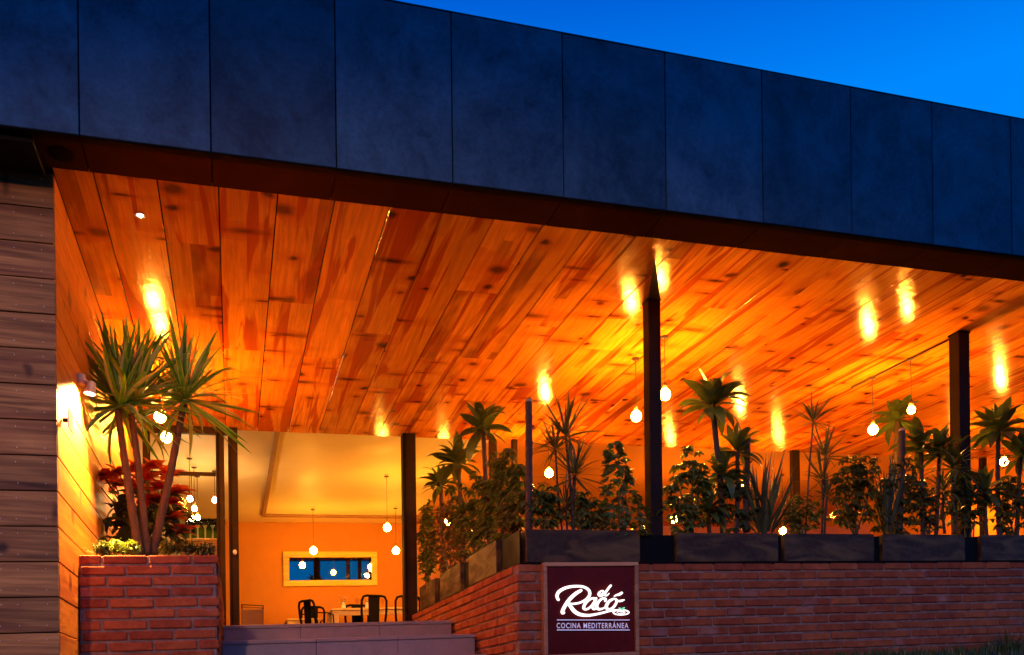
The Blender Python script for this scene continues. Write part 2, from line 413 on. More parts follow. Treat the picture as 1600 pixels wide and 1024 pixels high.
# ------------------------------------------------------------------ ground
def ground():
    xs = [-400, -150, -60, -25] + [-14+.5*i for i in range(61)] + [25, 60, 150, 400]
    ys = [-400, -150, -60, -20] + [-8+.5*i for i in range(60)] + [40, 90, 200, 500]
    vs = []; fs = []
    for y in ys:
        for x in xs: vs.append((x, y, 0))
    nx = len(xs)
    for j in range(len(ys)-1):
        for i in range(nx-1): fs.append((j*nx+i, j*nx+i+1, (j+1)*nx+i+1, (j+1)*nx+i))
    return structure(put('ground', mesh('ground', vs, fs, M['asphalt'], True), Matrix()))
ground()
def low_sky_blocker():  # unseen dark ridge behind the camera, added to block the low sky
    vs = []; fs = []; n = 90
    for i in range(n+1):
        x = -110+220*i/n; hgt = 3.0+.7*math.sin(i*.35)+.5*math.sin(i*1.3+1)+random.uniform(-.5, .5)
        for y, z in ((-13, -.2), (-17, hgt*.55), (-23, hgt), (-45, hgt*1.15), (-75, -.2)): vs.append((x, y+random.uniform(-.6, .6), z))
    for i in range(n):
        for j in range(4): k = i*5+j; fs.append((k, k+1, k+6, k+5))
    return structure(put('low_sky_blocker', mesh('low_sky_blocker', vs, fs, M['turf'], True), Matrix()))
low_sky_blocker()
def bank_h(b, a):
    """height of the planted bank in front of the terrace wall (world z)"""
    t = max(0, min(1, (b+2.0)/(BW+2.0))); t = t*t*(3-2*t)
    top = EYE+.085+K*a
    return .02+(top-.02)*t
def bank():
    vs = []; fs = []; na, nb = 40, 16
    for i in range(na+1):
        a = AW+.02+(AE+2-AW)*i/na
        for j in range(nb+1):
            b = -2.05+(BW+.05+2.05)*j/nb
            p = W(a, b, 0); z = bank_h(b, a)+random.uniform(-.02, .02)*(1 if 0 < j < nb else 0)
            vs.append((p.x, p.y, z))
    for i in range(na):
        for j in range(nb): k = i*(nb+1)+j; fs.append((k, k+nb+1, k+nb+2, k+1))
    return structure(put('grass_bank_ground', mesh('grass_bank_ground', vs, fs, M['turf'], True), Matrix()))
bank()

# ------------------------------------------------------------------ canopy: fascia, soffit, ceiling
canopy = thing('canopy_roof', 'long flat canopy roof with dark slate panel edge and a pine board ceiling', 'roof', W(0, 0, HC))
seams = [.178, .793, 1.43, 2.07, 2.73, 3.39, 4.06, 4.72, 5.37, 6.04]
sl = [.178-.64*k for k in range(6, 0, -1)]; sr = [6.04+.66*k for k in range(1, 10)]
fseams = sl+seams+sr
FB = -.37
for i in range(len(fseams)-1):
    a0, a1 = fseams[i]+.003, fseams[i+1]-.003
    abox('fascia_panel', a0, a1, FB+random.uniform(-.002, .002), FB+.03, HC+.0, 3.75, M['panel'], canopy, .003)
    abox('soffit_panel', a0, a1, FB+.034, -.055, HC-.004, HC+.012, M['soffit'], canopy, .0025)
LA, RA = fseams[0], fseams[-1]
abox('roof_core', LA, RA, FB+.034, BS+.03, HC+.032, 3.70, M['backing'], canopy, .003)
abox('roof_core', LA, RA, BS+.032, BS+9, 2.99, 3.70, M['backing'], canopy, .003)
abox('drip_edge', LA, RA, FB-.012, FB+.04, HC-.016, HC-.006, M['backing'], canopy, .002)
abox('roof_coping', LA, RA, FB-.002, BS+9, 3.751, 3.757, M['panel'], canopy, .001)
# the ceiling boards
bs = [-.12+.315*k for k in range(-2, 42)]
i = 0
for k in range(len(bs)-1):
    a0, a1 = bs[k]+.0035, bs[k+1]-.004
    if a1 < .01: continue
    a0 = max(a0, .002)
    cuts = [-.05]
    y = [1.15, 2.5, 1.9, 3.1, .75, 2.2][k % 6]+random.uniform(-.25, .25)
    while y < BS-.4: cuts.append(y); y += random.choice([1.8, 2.44, 2.44, 3.0])
    cuts.append(BS+.03)
    for c0, c1 in zip(cuts[:-1], cuts[1:]):
        dz = random.uniform(-.0015, .0015)
        abox('ceiling_board', a0, a1, c0+.0008, c1-.0008, HC+dz, HC+.02+dz, M['ceiling'], canopy, .0012)

# dead speaker in the soffit, black service box over the timber wall, small lit spot
sa, sb, _ = onH(95, 240, HC-.004)
sp = thing('soffit_speaker', 'round black speaker in the soffit above the timber wall corner', 'speaker', W(sa, sb, HC-.02))
lathe('grille', [(.001, -.004), (.05, -.004), (.055, 0), (.001, 0)], M['backing'], W(sa, sb, HC-.008), sp, 24)
lathe('ring', [(.055, -.006), (.064, -.004), (.064, 0), (.055, 0)], M['backing'], W(sa, sb, HC-.007), sp, 24)
a1_, b0_, _ = onH(72, 216, HC-.005)
sbx = thing('service_hatch', 'black hatch box under the canopy edge at far left', 'hatch', W(-.5, -.2, HC-.03))
abox('hatch_body', -1.4, -.035, FB+.045, -.03, HC-.035, HC-.006, M['black'], sbx, .004)
abox('hatch_rim', -1.4, -.035, FB+.04, FB+.05, HC-.045, HC-.03, M['black'], sbx, .002)
da, db, _ = onH(219, 335, HC)
sp2 = thing('ceiling_spotlight', 'small lit spotlight set in the ceiling boards near the left wall', 'spotlight', W(da, db, HC))
lathe('rim', [(.017, 0), (.030, -.004), (.030, .002), (.017, .002)], M['white'], W(da, db, HC-.006), sp2, 20)
lathe('lens', [(.001, -.006), (.014, -.004), (.018, .0), (.001, 0)], M['spotglow'], W(da, db, HC-.006), sp2, 16)
p = W(da, db, HC-.03); spot('ceiling_spot_light', p, p+Vector((0.1, .25, -1)), 12, (1, .7, .4), 80, .02, .9)

# ------------------------------------------------------------------ timber wall (front face and side face)
tw = thing('timber_wall', 'wall of wide horizontal pine boards at the left, grey outside and glowing orange inside', 'wall', W(0, 0, -1.2))
bp = .1857
hb = HC-.006-bp*.99
k = 0
tops = [HC-.006-bp*j for j in range(0, 20)]
for j, ht in enumerate(tops):
    h0 = ht-bp+.006; dz = random.uniform(-.002, .002)
    cut = [-.9, -2.2, -1.5][j % 3]
    abox('front_board', cut+.001, -.001, -.001+dz, .021+dz, h0, ht, M['front'], tw, .0025)
    abox('front_board', -3.4, cut-.001, -.001+dz, .021+dz, h0, ht, M['front'], tw, .0025)
    cut = [2.2, 3.3, 1.5, 2.7][j % 4]
    for c0, c1 in ((.022, cut-.001), (cut+.001, BS+.04)):
        dz = random.uniform(-.0012, .0012)
        abox('side_board', -.02, .0+dz, c0, c1, h0, ht, M['side'], tw, .0022)
abox('wall_core', -3.4, -.021, .022, BS+.04, HC-bp*20, HC-.006, M['backing'], tw)
# nail heads in the front boards
nv = []; nf = []
for ht in tops:
    for na in (-.06, -.19, -.27):
        for nh in (.035, .145):
            c = W(na+random.uniform(-.006, .006), -.003, ht-nh) - W(0, 0, 0)
            s0 = len(nv)
            for q in range(6): nv.append(c+Vector((A[0]*math.cos(q*math.pi/3)*.0022, A[1]*math.cos(q*math.pi/3)*.0022, math.sin(q*math.pi/3)*.0022)))
            nf.append(tuple(range(s0, s0+6)))
o = put('nail_heads', fix(mesh('nail_heads', nv, nf, M['white'])), Matrix.Translation(W(0, 0, 0)), tw); stuff(o)

# ------------------------------------------------------------------ brickwork
rb = random.Random(3)
BRK = {}
def brick_mesh(L, H, D, v):
    key = (round(L, 3), H, D, v)
    if key not in BRK:
        vs, fs = cbox(L, D, H, .006, .0022, rb); BRK[key] = fix(mesh('brick', vs, fs, M['brick']))
    return BRK[key]
BH, BP, BL = .052, .0672, .2535
TI = Matrix.Rotation(-math.atan(K), 4, 'Y')
def brick_face(parent, s0, s1, htop, hbot, plane, along, gap=.014, first=0., depth=.09, pitch=BP, bh=BH):
    """along 'a': face at b=plane looking out to -b; along 'b' / 'bR': face at a=plane"""
    rows = int((htop-hbot)/pitch)
    for r in range(rows):
        h = htop-pitch*r-bh/2
        s = s0-(first+(r % 2)*BL/2+rb.uniform(-.025, .025))
        while s < s1:
            e0 = max(s, s0); e1 = min(s+BL-gap, s1)
            if e1-e0 > .035:
                L = round((e1-e0)/.004)*.004; c = (e0+e1)/2; dep = rb.uniform(-.003, .004)
                me = brick_mesh(L, bh, depth, rb.randrange(5) if abs(L-(BL-gap)) < .01 else 0)
                wob = Matrix.Rotation(rb.uniform(-.008, .008), 4, 'Y')
                if along == 'a': m = Matrix.Translation(W(c, plane+depth/2+dep, h+rb.uniform(-.0015, .0015))) @ RM @ TI @ wob
                elif along == 'b': m = Matrix.Translation(W(plane+depth/2+dep, c, h)) @ RM @ Matrix.Rotation(R(90), 4, 'Z') @ wob
                else: m = Matrix.Translation(W(plane-depth/2-dep, c, h)) @ RM @ Matrix.Rotation(R(90), 4, 'Z') @ wob
                put('brick', me, m, parent)
            s += BL
fw = thing('brick_terrace_wall', 'low red brick wall along the street under the row of steel planters', 'wall', W(AW, BW, .1))
brick_face(fw, AW, 9.3, HT, .02, BW, 'a')
abox('mortar_core', AW+.012, 9.3, BW+.013, BW+.34, -1.6, HT-.006, M['mortar'], fw, .004)
sw = thing('brick_side_wall', 'brick wall running back beside the steps, warmly lit orange-red', 'wall', W(AW, 2, .1))
brick_face(sw, BW+.095, BS+.0, HT, .15, AW, 'b')
abox('mortar_core', AW+.013, AW+.34, BW+.345, BS-.02, -1.6, HT-.006, M['mortar'], sw, .004)
# rows of the side wall start from the corner: the front wall turns the corner with its own ends
PT = .886; PA1 = onB(341, 869, BW)[0]
pw = thing('brick_planter', 'square red brick planter holding the yucca beside the timber wall', 'planter', W(.4, BW, .1))
brick_face(pw, .004, PA1, PT, -.35, BW, 'a', first=.10, pitch=.0657)
brick_face(pw, BW+.095, BS-.25, PT, -.1, PA1, 'bR', pitch=.0657)
abox('mortar_core', .004, PA1-.013, BW+.013, BW+.10, -1.6, PT-.006, M['mortar'], pw, .004)
abox('side_core', PA1-.10, PA1-.013, BW+.104, BS-.25, -1.6, PT-.006, M['mortar'], pw, .004)
abox('soil', .004, PA1-.104, BW+.104, BS-.25, -.2, PT-.03, M['soil'], pw, .01)

# ------------------------------------------------------------------ steps and floors
S1 = onA(709, 987, AW); S2 = onA(746, 1009, AW)
print('steps', S1, S2)
stp = thing('stone_steps', 'broad pale stone steps between the two brick planters', 'steps', W(1.8, .5, -1.1))
hs_ = [HF, HF-.178]; b_front = [S1[0], S2[0]]
for k in range(8): hs_.append(HF-.178*(k+2)); b_front.append(S2[0]-.34*(k+1))
for k in range(10):
    h = hs_[k]; bf = b_front[k]; bb = (b_front[k-1]+.35) if k else BS-.05
    cuts = [PA1+.006, PA1+.62, PA1+.006+1.28, AW-.02] if k % 2 == 0 else [PA1+.004, PA1+.68, PA1+1.30, AW-.02]
    for q in range(3):
        al, ar = cuts[q], cuts[q+1]
        if k > 2: al -= .0
        abox('tread_slab', al+.0012, ar-.0012, bf-.012, bb-.002, h-.03, h-.0005*k, M['stone'], stp, .004)
        abox('riser_slab', al+.0012, ar-.0012, bf, bf+.03, h-.178+.001, h-.031, M['stone'], stp, .002)
    abox('step_core', PA1+.01, AW-.02, bf+.032, bb-.01, h-1.9 if h-1.9 > -1.6 else -1.55, h-.032, M['stone'], stp, .002)
structure(abox('terrace_floor', AW+.35, AE, BW+.345, BS-.03, .45, HF, M['floor']))
structure(abox('room_floor', -3.4, AE, BS-.028, IB+.3, .45, HF+.001, M['floor']))

# ------------------------------------------------------------------ the room behind
structure(abox('room_back_wall', onB(345, 900, IB)[0], AE, IB, IB+.15, HF-.05, 2.98, M['orange']))
structure(abox('bar_back_wall', -3.4, onB(345, 900, IB)[0]-.002, IB-.01, IB+.15, HF-.05, 2.98, M['grey']))
structure(abox('room_left_wall', -3.5, -3.402, BS+.05, IB+.3, HF-.05, 2.98, M['grey']))
structure(abox('room_right_wall', AE+.002, AE+.1, BW+.5, BS+.03, HF-.05, HC-.01, M['orange']))
structure(abox('room_right_wall', AE+.002, AE+.1, BS+.032, IB+.3, HF-.05, 2.985, M['orange']))
# plain ceiling with a raised middle outlined by a brown moulding
abx = onB(425, 690, BS)[0]
cx_ = onH(645, 812, 2.92)[0]
structure(abox('room_ceiling', -3.4, cx_-.001, BS+.035, IB-.012, 2.92, 2.97, M['cream']))
structure(abox('room_ceiling', cx_+.001, AE, BS+.035, IB-.012, 2.92, 2.97, M['orange']))
tt = thing('ceiling_moulding', 'thin brown moulding framing the cream ceiling inside the doorway', 'moulding', W(2, 7, 2.9))
ta, tb_, _ = onH(412, 805, 2.90)
abox('moulding_strip', ta-.03, ta+.03, BS+.1, tb_, 2.885, 2.918, M['trim'], tt)
abox('moulding_strip', ta-.03, AE-.3, tb_+.002, tb_+.10, 2.885, 2.918, M['trim'], tt)

# storefront: posts, header, panes
sf = thing('storefront', 'dark framed glass storefront with an open doorway into the dining room', 'storefront', W(1.5, BS, HF))
def fpost(x0, x1, name='frame_post', d=.08, hb=HF+.002, htop=HC-.002):
    a0 = onB(x0, 850, BS)[0]; a1 = onB(x1, 850, BS)[0]
    for q in (0, 1):
        pass
    return abox(name, a0, a1, BS-d, BS-.002, hb, htop, M['post'], sf, .004), a0, a1
_, l0, l1 = fpost(339, 352); _, m0, m1 = fpost(358, 373); _, d0, d1 = fpost(628, 648, d=.12)
# grooves of the sliding frames: a thin proud fillet on each post
for a_ in (l0, m0, d0): abox('frame_fillet', a_+.012, a_+.03, BS-.135 if a_ == d0 else BS-.09, BS-.081 if a_ != d0 else BS-.121, HF+.01, HC-.01, M['black'], sf, .002)
wa0 = .03
abox('header', wa0, m0, BS-.07, BS-.01, HC-.075, HC-.004, M['post'], sf, .004)
abox('mullion', wa0, wa0+.07, BS-.07, BS-.012, PT-.1, HC-.077, M['post'], sf, .004)
abox('sill', wa0+.072, l0-.002, BS-.07, BS-.012, PT-.06, PT-.01, M['post'], sf, .004)
abox('transom', wa0+.072, l0-.002, BS-.06, BS-.02, 2.30, 2.335, M['post'], sf, .003)
abox('pane', wa0+.072, l0-.002, BS-.042, BS-.036, PT-.008, 2.298, M['glass'], sf, .0005)
abox('pane', wa0+.072, l0-.002, BS-.042, BS-.036, 2.337, HC-.079, M['glass'], sf, .0005)
prev = d1
for x0, x1 in ((765, 776), (800, 808), (1235, 1247), (1395, 1404), (1530, 1538)):
    _, p0, p1 = fpost(x0, x1, d=.06)
    abox('pane', prev+.002, p0-.002, BS-.042, BS-.036, HF+.004, HC-.004, M['glass'], sf, .0005)
    prev = p1
abox('pane', prev+.002, AE-.01, BS-.042, BS-.036, HF+.004, HC-.004, M['glass'], sf, .0005)
hd = lathe('door_knob', [(.001, -.03), (.016, -.02), (.022, 0), (.016, .02), (.001, .03)], M['white'], W(onB(367, 863, BS-.11)[0], BS-.11, onB(367, 863, BS-.11)[1]), sf, 12)

# free standing steel posts that carry the canopy
def post(px0, px1, py, label):
    c = onH((px0+px1)/2, py, HC); w = (px1-px0)*c[2]/F
    t = thing('canopy_post', label, 'post', W(c[0], c[1], HF), 'square steel posts carrying the canopy')
    abox('shaft', c[0]-w/2, c[0]+w/2, c[1], c[1]+w, HF+.002, HC-.003, M['post'], t, .004)
    abox('base_plate', c[0]-w*.9, c[0]+w*.9, c[1]-w*.4, c[1]+w*1.4, HF+.001, HF+.012, M['black'], t, .002)
    abox('head_plate', c[0]-w*.55, c[0]+w*.55, c[1]-.004, c[1]+w+.004, HC-.014, HC-.0025, M['black'], t, .001)
    return c, t
cp = post(1012, 1033, 466, 'nearest dark steel post, rising behind the sign and climbing plants')
rp = post(1496, 1517, 517, 'dark steel post at the right behind the sprawling dracaenas')
q3 = [onH(x, y, HC-.003) for x, y in ((1012.5, 467), (1032, 467), (1023, 402))]  # solid dark wedge shaped like the post's reflection and shadow on the ceiling
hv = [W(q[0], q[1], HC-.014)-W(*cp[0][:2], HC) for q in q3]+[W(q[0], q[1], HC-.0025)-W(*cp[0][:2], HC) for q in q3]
put('post_reflection_wedge', fix(mesh('post_reflection_wedge', hv, [(0, 1, 2), (3, 5, 4), (0, 3, 4, 1), (1, 4, 5, 2), (2, 5, 3, 0)], M['post'])), Matrix.Translation(W(*cp[0][:2], HC)), cp[1])

# ------------------------------------------------------------------ pendant lamps
IG = 'bare bulb pendants inside the dining room'
def bulb_mesh(r, mat):
    prof = [(.001, -r), (r*.6, -r*.82), (r*.93, -r*.38), (r, .03*r), (r*.9, r*.48), (r*.66, r*.82), (r*.36, r*1.06), (.001, r*1.08)]
    vs = []; fs = []; seg = 10
    for rr, z in prof:
        for k in range(seg): an = 2*math.pi*k/seg; vs.append((rr*math.cos(an), rr*math.sin(an), z))
    for i in range(len(prof)-1):
        for k in range(seg): k2 = (k+1) % seg; fs.append((i*seg+k, i*seg+k2, (i+1)*seg+k2, (i+1)*seg+k))
    return fix(mesh('bulb', vs, fs, mat, True))
def pendant(px, pytop, pybulb, label, hceil=HC, r=.047, mat='bulb', group='bare bulb pendants under the board ceiling', bt=None):
    if group == IG: mat = 'bulb_room' if px < 640 else 'bulb_dim'
    a, b, t = onH(px, pytop, hceil)
    X, Z = ray(px, pybulb); h = t*Z-K*a
    th = thing('pendant_lamp', label, 'pendant lamp', W(a, b, hceil), group)
    lathe('ceiling_rose', [(.001, -.012), (.03, -.010), (.035, 0), (.001, 0)], M['cord'], W(a, b, hceil-.003), th, 14)
    top = h+r*1.08
    tube('cord', [W(a, b, hceil-.01), W(a, b, (hceil+top)/2), W(a, b, top+.045)], .0035, M['cord'], th, 6)
    lathe('socket', [(.001, .05), (.010, .048), (.018, .03), (.019, .002), (.001, 0)], M['socket'], W(a, b, top), th, 12)
    put('bulb', bulb_mesh(r, M[mat]), Matrix.Translation(W(a, b, h)), th)
    return a, b, h
pendant(993, 560, 651, 'round bare bulb pendant just left of the nearest steel post')
pendant(1038, 526, 617, 'bare bulb pendant hanging right beside the nearest steel post')
pendant(1363, 590, 672, 'bare bulb pendant with the larger glow above the schefflera in the third steel planter')
pendant(1423, 560, 641, 'bare bulb pendant on the upper end of the ceiling conduit, beside a dracaena crown', r=.036)
pendant(857, 676, 740, 'low bare bulb pendant seen beside the tall cut cane')
pendant(1161, 693, 757, 'bare bulb pendant hidden among the leaves left of the sword plant')
pendant(1568, 656, 722, 'bare bulb pendant half hidden by plants at the right edge')
pendant(249, 560, 652, 'upper of the two bare bulbs behind the yucca trunks')
pendant(259, 596, 684, 'lower of the two bare bulbs behind the yucca trunks')
# inner lamps
IG = 'bare bulb pendants inside the dining room'
pendant(489, 796, 861, 'dining room bulb hanging over the left end of the wall mirror', 2.9, .055, group=IG)
pendant(604, 744, 825, 'higher dining room bulb near the right door post', 2.9, .05, group=IG)
pendant(618, 794, 861, 'lower dining room bulb almost touching the right door post', 2.9, .055, group=IG)
pendant(700, 742, 815, 'added dining room bulb hidden behind the side wall shrubs', 2.9, .05, group=IG)  # hidden pendant added to brighten the room ceiling
pendant(1052, 735, 812, 'dining room bulb behind the nearest steel post plants', 2.9, .05, group=IG)
pendant(1222, 742, 830, 'dining room bulb seen behind the sword plant', 2.9, .05, group=IG)
pendant(1500, 730, 815, 'added dining room bulb hidden far right behind the dracaenas', 2.9, .05, group=IG)  # hidden pendant added to light the right part of the room
BG = 'small bulbs hanging over the bar'
for x, y, yt, l in ((296, 780, 716, 'topmost small bar bulb'), (303, 795, 730, 'second small bar bulb down the slanting row'), (299, 811, 742, 'small bar bulb at the lower left of the row'),
                (308, 809, 744, 'lowest right small bulb of the slanting bar row'), (335, 782, 736, 'lone small bar bulb against the dark frame post')):
    pendant(x, yt, y, l, 2.9, .032, 'bulb_small', BG)
# conduit on the ceiling between two pendants
c0 = onH(1330, 606, HC-.01); c1 = onH(1487, 529, HC-.01)
tag(tube('ceiling_conduit', [W(c0[0], c0[1], HC-.009), W(c1[0], c1[1], HC-.009)], .008, M['cord'], None, 6), 'thin dark conduit on the ceiling boards feeding two pendants', 'conduit')

# wall spotlight and small plaque on the timber side wall
b_, h_ = onA(122, 606, .0); b_ = max(b_, BW+.06)
ws = thing('wall_spotlight', 'lit round spotlight on the timber side wall beside the yucca crown', 'spotlight', W(.0, b_, h_))
wb = W(.07, b_, h_)
tube('arm', [W(.004, b_, h_+.05), W(.035, b_, h_+.055), W(.07, b_, h_+.025)], .007, M['brass'], ws, 8)
lathe('mount', [(.001, -.03), (.03, -.03), (.03, .03), (.001, .03)], M['brass'], W(.012, b_, h_+.05), ws, 14)
dirv = (W(.03, b_-.03, h_-.30)-wb).normalized(); mq = dirv.to_track_quat('Z', 'Y').to_matrix().to_4x4()
hd_ = lathe('head', [(.014, -.042), (.025, -.035), (.031, .03), (.035, .034), (.033, .038), (.029, .03), (.014, .02)], M['brass'], (0, 0, 0), None, 18)
hd_.matrix_basis = Matrix.Translation(wb) @ mq; WM[hd_] = hd_.matrix_basis.copy(); hd_.parent = ws; hd_.matrix_parent_inverse = WM[ws].inverted()
ln_ = lathe('lens', [(.001, .034), (.028, .034), (.028, .026), (.001, .026)], M['spotglow'], (0, 0, 0), None, 18)
ln_.matrix_basis = Matrix.Translation(wb) @ mq; WM[ln_] = ln_.matrix_basis.copy(); ln_.parent = ws; ln_.matrix_parent_inverse = WM[ws].inverted()
spot('wall_spot_light', wb+dirv*.06, W(-.02, b_-.02, h_-.14), 1400, (1, .48, .12), 138, .03, .25)
b_, h_ = onA(97, 655, 0)
pq = thing('wall_plaque', 'small pale plaque standing off the brightly lit timber wall', 'plaque', W(0, b_, h_))
abox('plate', .035, .041, b_-.05, b_+.09, h_-.055, h_+.055, M['white'], pq, .001)
abox('standoff', .001, .034, b_+.01, b_+.03, h_-.01, h_+.01, M['black'], pq, .001)

# ------------------------------------------------------------------ sign
SB = BW-.065
def sg(x, y, b=SB): return onB(840+x/6.647, 870+y/6.647, b)
s00 = sg(62, 58); s11 = sg(1062, 1024)
sa0, sa1, sh1, sh0 = s00[0], s11[0], s00[1], s11[1]
sign = thing('restaurant_sign', 'square maroon sign with white script lettering in an orange wood frame on the brick wall', 'sign', W((sa0+sa1)/2, SB, sh0))
fwid = .027
abox('frame_rail', sa0, sa1, SB, BW-.006, sh1-fwid, sh1, M['signframe'], sign, .003)
abox('frame_rail', sa0, sa1, SB, BW-.006, sh0, sh0+fwid, M['signframe'], sign, .003)
abox('frame_stile', sa0, sa0+fwid, SB+.001, BW-.006, sh0+fwid+.001, sh1-fwid-.001, M['signframe'], sign, .003)
abox('frame_stile', sa1-fwid, sa1, SB+.001, BW-.006, sh0+fwid+.001, sh1-fwid-.001, M['signframe'], sign, .003)
PB = SB+.022
abox('sign_panel', sa0+fwid+.001, sa1-fwid-.001, PB, PB+.012, sh0+fwid+.001, sh1-fwid-.001, M['signpanel'], sign, .001)
LB = PB-.010
org = W((sa0+sa1)/2, LB, (sh0+sh1)/2)
def cr_pts(pts, n=8, closed=False):
    out = []; N = len(pts)
    rng_ = range(N if closed else N-1)
    for i in rng_:
        P = [pts[(i+d) % N] if closed else pts[max(0, min(N-1, i+d))] for d in (-1, 0, 1, 2)]
        for k in range(n):
            t = k/n; o = []
            for c in range(3):
                p0, p1, p2, p3 = (q[c] for q in P)
                o.append(.5*((2*p1)+(-p0+p2)*t+(2*p0-5*p1+4*p2-p3)*t*t+(-p0+3*p1-3*p2+p3)*t**3))
            out.append(o)
    out.append(list(pts[0] if closed else pts[-1])); return out
lay = 0
def stroke(name, pts, mat, closed=False, filled=False):
    global lay; lay += 1
    b = LB-.0006*lay; vs = []; fs = []
    P = cr_pts(pts, 8, closed)
    if filled:
        poly = [(q[0], q[1]) for q in P[:-1]]
    else:
        Lf, Rt = [], []
        for i, q in enumerate(P):
            p0 = P[max(0, i-1)]; p1 = P[min(len(P)-1, i+1)]
            dx, dy = p1[0]-p0[0], p1[1]-p0[1]; L = math.hypot(dx, dy) or 1; nx, ny = -dy/L, dx/L; w = q[2]/2
            Lf.append((q[0]+nx*w, q[1]+ny*w)); Rt.append((q[0]-nx*w, q[1]-ny*w))
    def V(x, y, bb):
        a, h = sg(x, y, LB); return W(a, bb, h)-org
    if filled:
        n = len(poly)
        for bb in (b, b+.006):
            for x, y in poly: vs.append(V(x, y, bb))
        fs = [tuple(range(n)), tuple(range(n, 2*n))[::-1]]+[(i, (i+1) % n, n+(i+1) % n, n+i) for i in range(n)]
    else:
        n = len(Lf)
        for bb in (b, b+.006):
            for x, y in Lf: vs.append(V(x, y, bb))
            for x, y in Rt: vs.append(V(x, y, bb))
        for i in range(n-1):
            fs += [(i, i+1, n+i+1, n+i), (2*n+i, 3*n+i, 3*n+i+1, 2*n+i+1), (i, 2*n+i, 2*n+i+1, i+1), (n+i, n+i+1, 3*n+i+1, 3*n+i)]
        fs += [(0, n, 3*n, 2*n), (n-1, 3*n-1, 4*n-1, 2*n-1)]
        if not closed:
            for e in (0, n-1):
                q = P[e]; s0 = len(vs); 
                for k in range(12): vs.append(V(q[0]+math.cos(k*math.pi/6)*q[2]/2, q[1]+math.sin(k*math.pi/6)*q[2]/2, b-.0002))
                fs.append(tuple(range(s0, s0+12)))
    return put(name, mesh(name, vs, fs, mat), Matrix.Translation(org), sign)
Lm = M['letters']
stroke('script_stroke', [(216, 448, 26), (203, 410, 30), (222, 365, 32), (290, 325, 30), (380, 308, 26), (470, 312, 24), (530, 345, 26), (542, 395, 28), (505, 445, 26), (440, 478, 22), (370, 490, 20), (335, 486, 16)], Lm)
stroke('script_stroke', [(450, 352, 30), (405, 378, 34), (350, 425, 36), (305, 480, 34), (270, 540, 34), (256, 578, 34)], Lm)
stroke('script_stroke', [(256, 585, 28), (272, 588, 18), (282, 578, 8)], Lm)
stroke('script_stroke', [(312, 470, 30), (345, 520, 34), (385, 570, 36), (440, 600, 34), (520, 610, 28), (600, 600, 24), (680, 582, 22), (760, 562, 20), (830, 556, 16), (890, 556, 14)], Lm)
stroke('script_stroke', [(600, 436, 22), (565, 434, 22), (520, 460, 26), (485, 505, 28), (482, 540, 26), (515, 545, 22), (555, 515, 20), (595, 462, 18)], Lm)
stroke('script_stroke', [(606, 436, 26), (585, 485, 28), (572, 525, 28), (590, 546, 20), (628, 525, 12)], Lm)
stroke('script_stroke', [(700, 462, 22), (705, 440, 22), (672, 436, 22), (632, 470, 26), (612, 520, 28), (636, 546, 26), (680, 538, 18), (722, 512, 12)], Lm)
stroke('script_stroke', [(772, 446, 24), (735, 472, 28), (712, 520, 30), (732, 548, 26), (775, 536, 24), (812, 490, 24), (818, 452, 20), (795, 438, 18)], Lm, True)
stroke('script_stroke', [(812, 450, 16), (840, 462, 20), (870, 458, 22), (896, 450, 12)], Lm)
stroke('script_stroke', [(792, 412, 10), (820, 400, 20), (848, 392, 26), (870, 378, 26)], Lm)
stroke('script_stroke', [(640, 396, 14), (670, 388, 14), (684, 368, 16), (668, 356, 16), (640, 372, 20), (632, 398, 20), (655, 412, 16), (690, 398, 10)], Lm)
stroke('script_stroke', [(756, 302, 22), (730, 335, 22), (700, 380, 22), (702, 404, 18), (722, 402, 12), (740, 382, 8)], Lm)
def ell(cx, cy, rx, ry, w, n=14): return [(cx+rx*math.cos(2*math.pi*k/n), cy+ry*math.sin(2*math.pi*k/n), w) for k in range(n)]
stroke('plate_ring', ell(864, 580, 80, 25, 13), Lm, True)
stroke('plate_ring', [(820, 580, 7), (845, 570, 8), (880, 572, 8), (905, 580, 7)], Lm)
stroke('plate_ring', [(835, 592, 6), (865, 588, 8), (895, 592, 6)], Lm)
stroke('herb_leaf', [(868, 552, 0), (848, 548, 0), (838, 530, 0), (858, 534, 0)], M['leaf_letter'], True, True)
stroke('herb_leaf', [(870, 552, 0), (872, 534, 0), (900, 526, 0), (894, 545, 0)], M['leaf_letter'], True, True)
stroke('herb_leaf', [(858, 560, 0), (868, 548, 0), (884, 556, 0), (870, 562, 0)], M['leaf_letter'], True, True)
for y in (659, 763): stroke('rule_line', [(198, y, 10), (400, y, 10), (700, y, 10), (946, y, 10)], M['lavender'])
# block lettering between the two rules
tcv = bpy.data.curves.new('block_lettering', 'FONT'); tcv.body = 'COCINA MEDITERR\u00c1NEA'; tcv.space_character = 1.18; tcv.offset = .012
to = bpy.data.objects.new('tmp', tcv); C.objects.link(to); bpy.context.view_layer.update()
tm = to.to_mesh(); tv = [v.co.copy() for v in tm.vertices]; tf = [tuple(p_.vertices) for p_ in tm.polygons]; to.to_mesh_clear()
bpy.data.objects.remove(to)
x0 = min(v.x for v in tv); x1 = max(v.x for v in tv); capH = .729*.95
base = [v for v in tv]
vs = []
ymax_cap = sorted(v.y for v in tv)[int(len(tv)*.9)]
for v in base:
    a, h = sg(200+(v.x-x0)/(x1-x0)*746, 742-v.y/.70*54, LB); vs.append(W(a, LB+.004, h)-org)
put('block_lettering', mesh('block_lettering', vs, tf, M['lavender']), Matrix.Translation(org), sign)

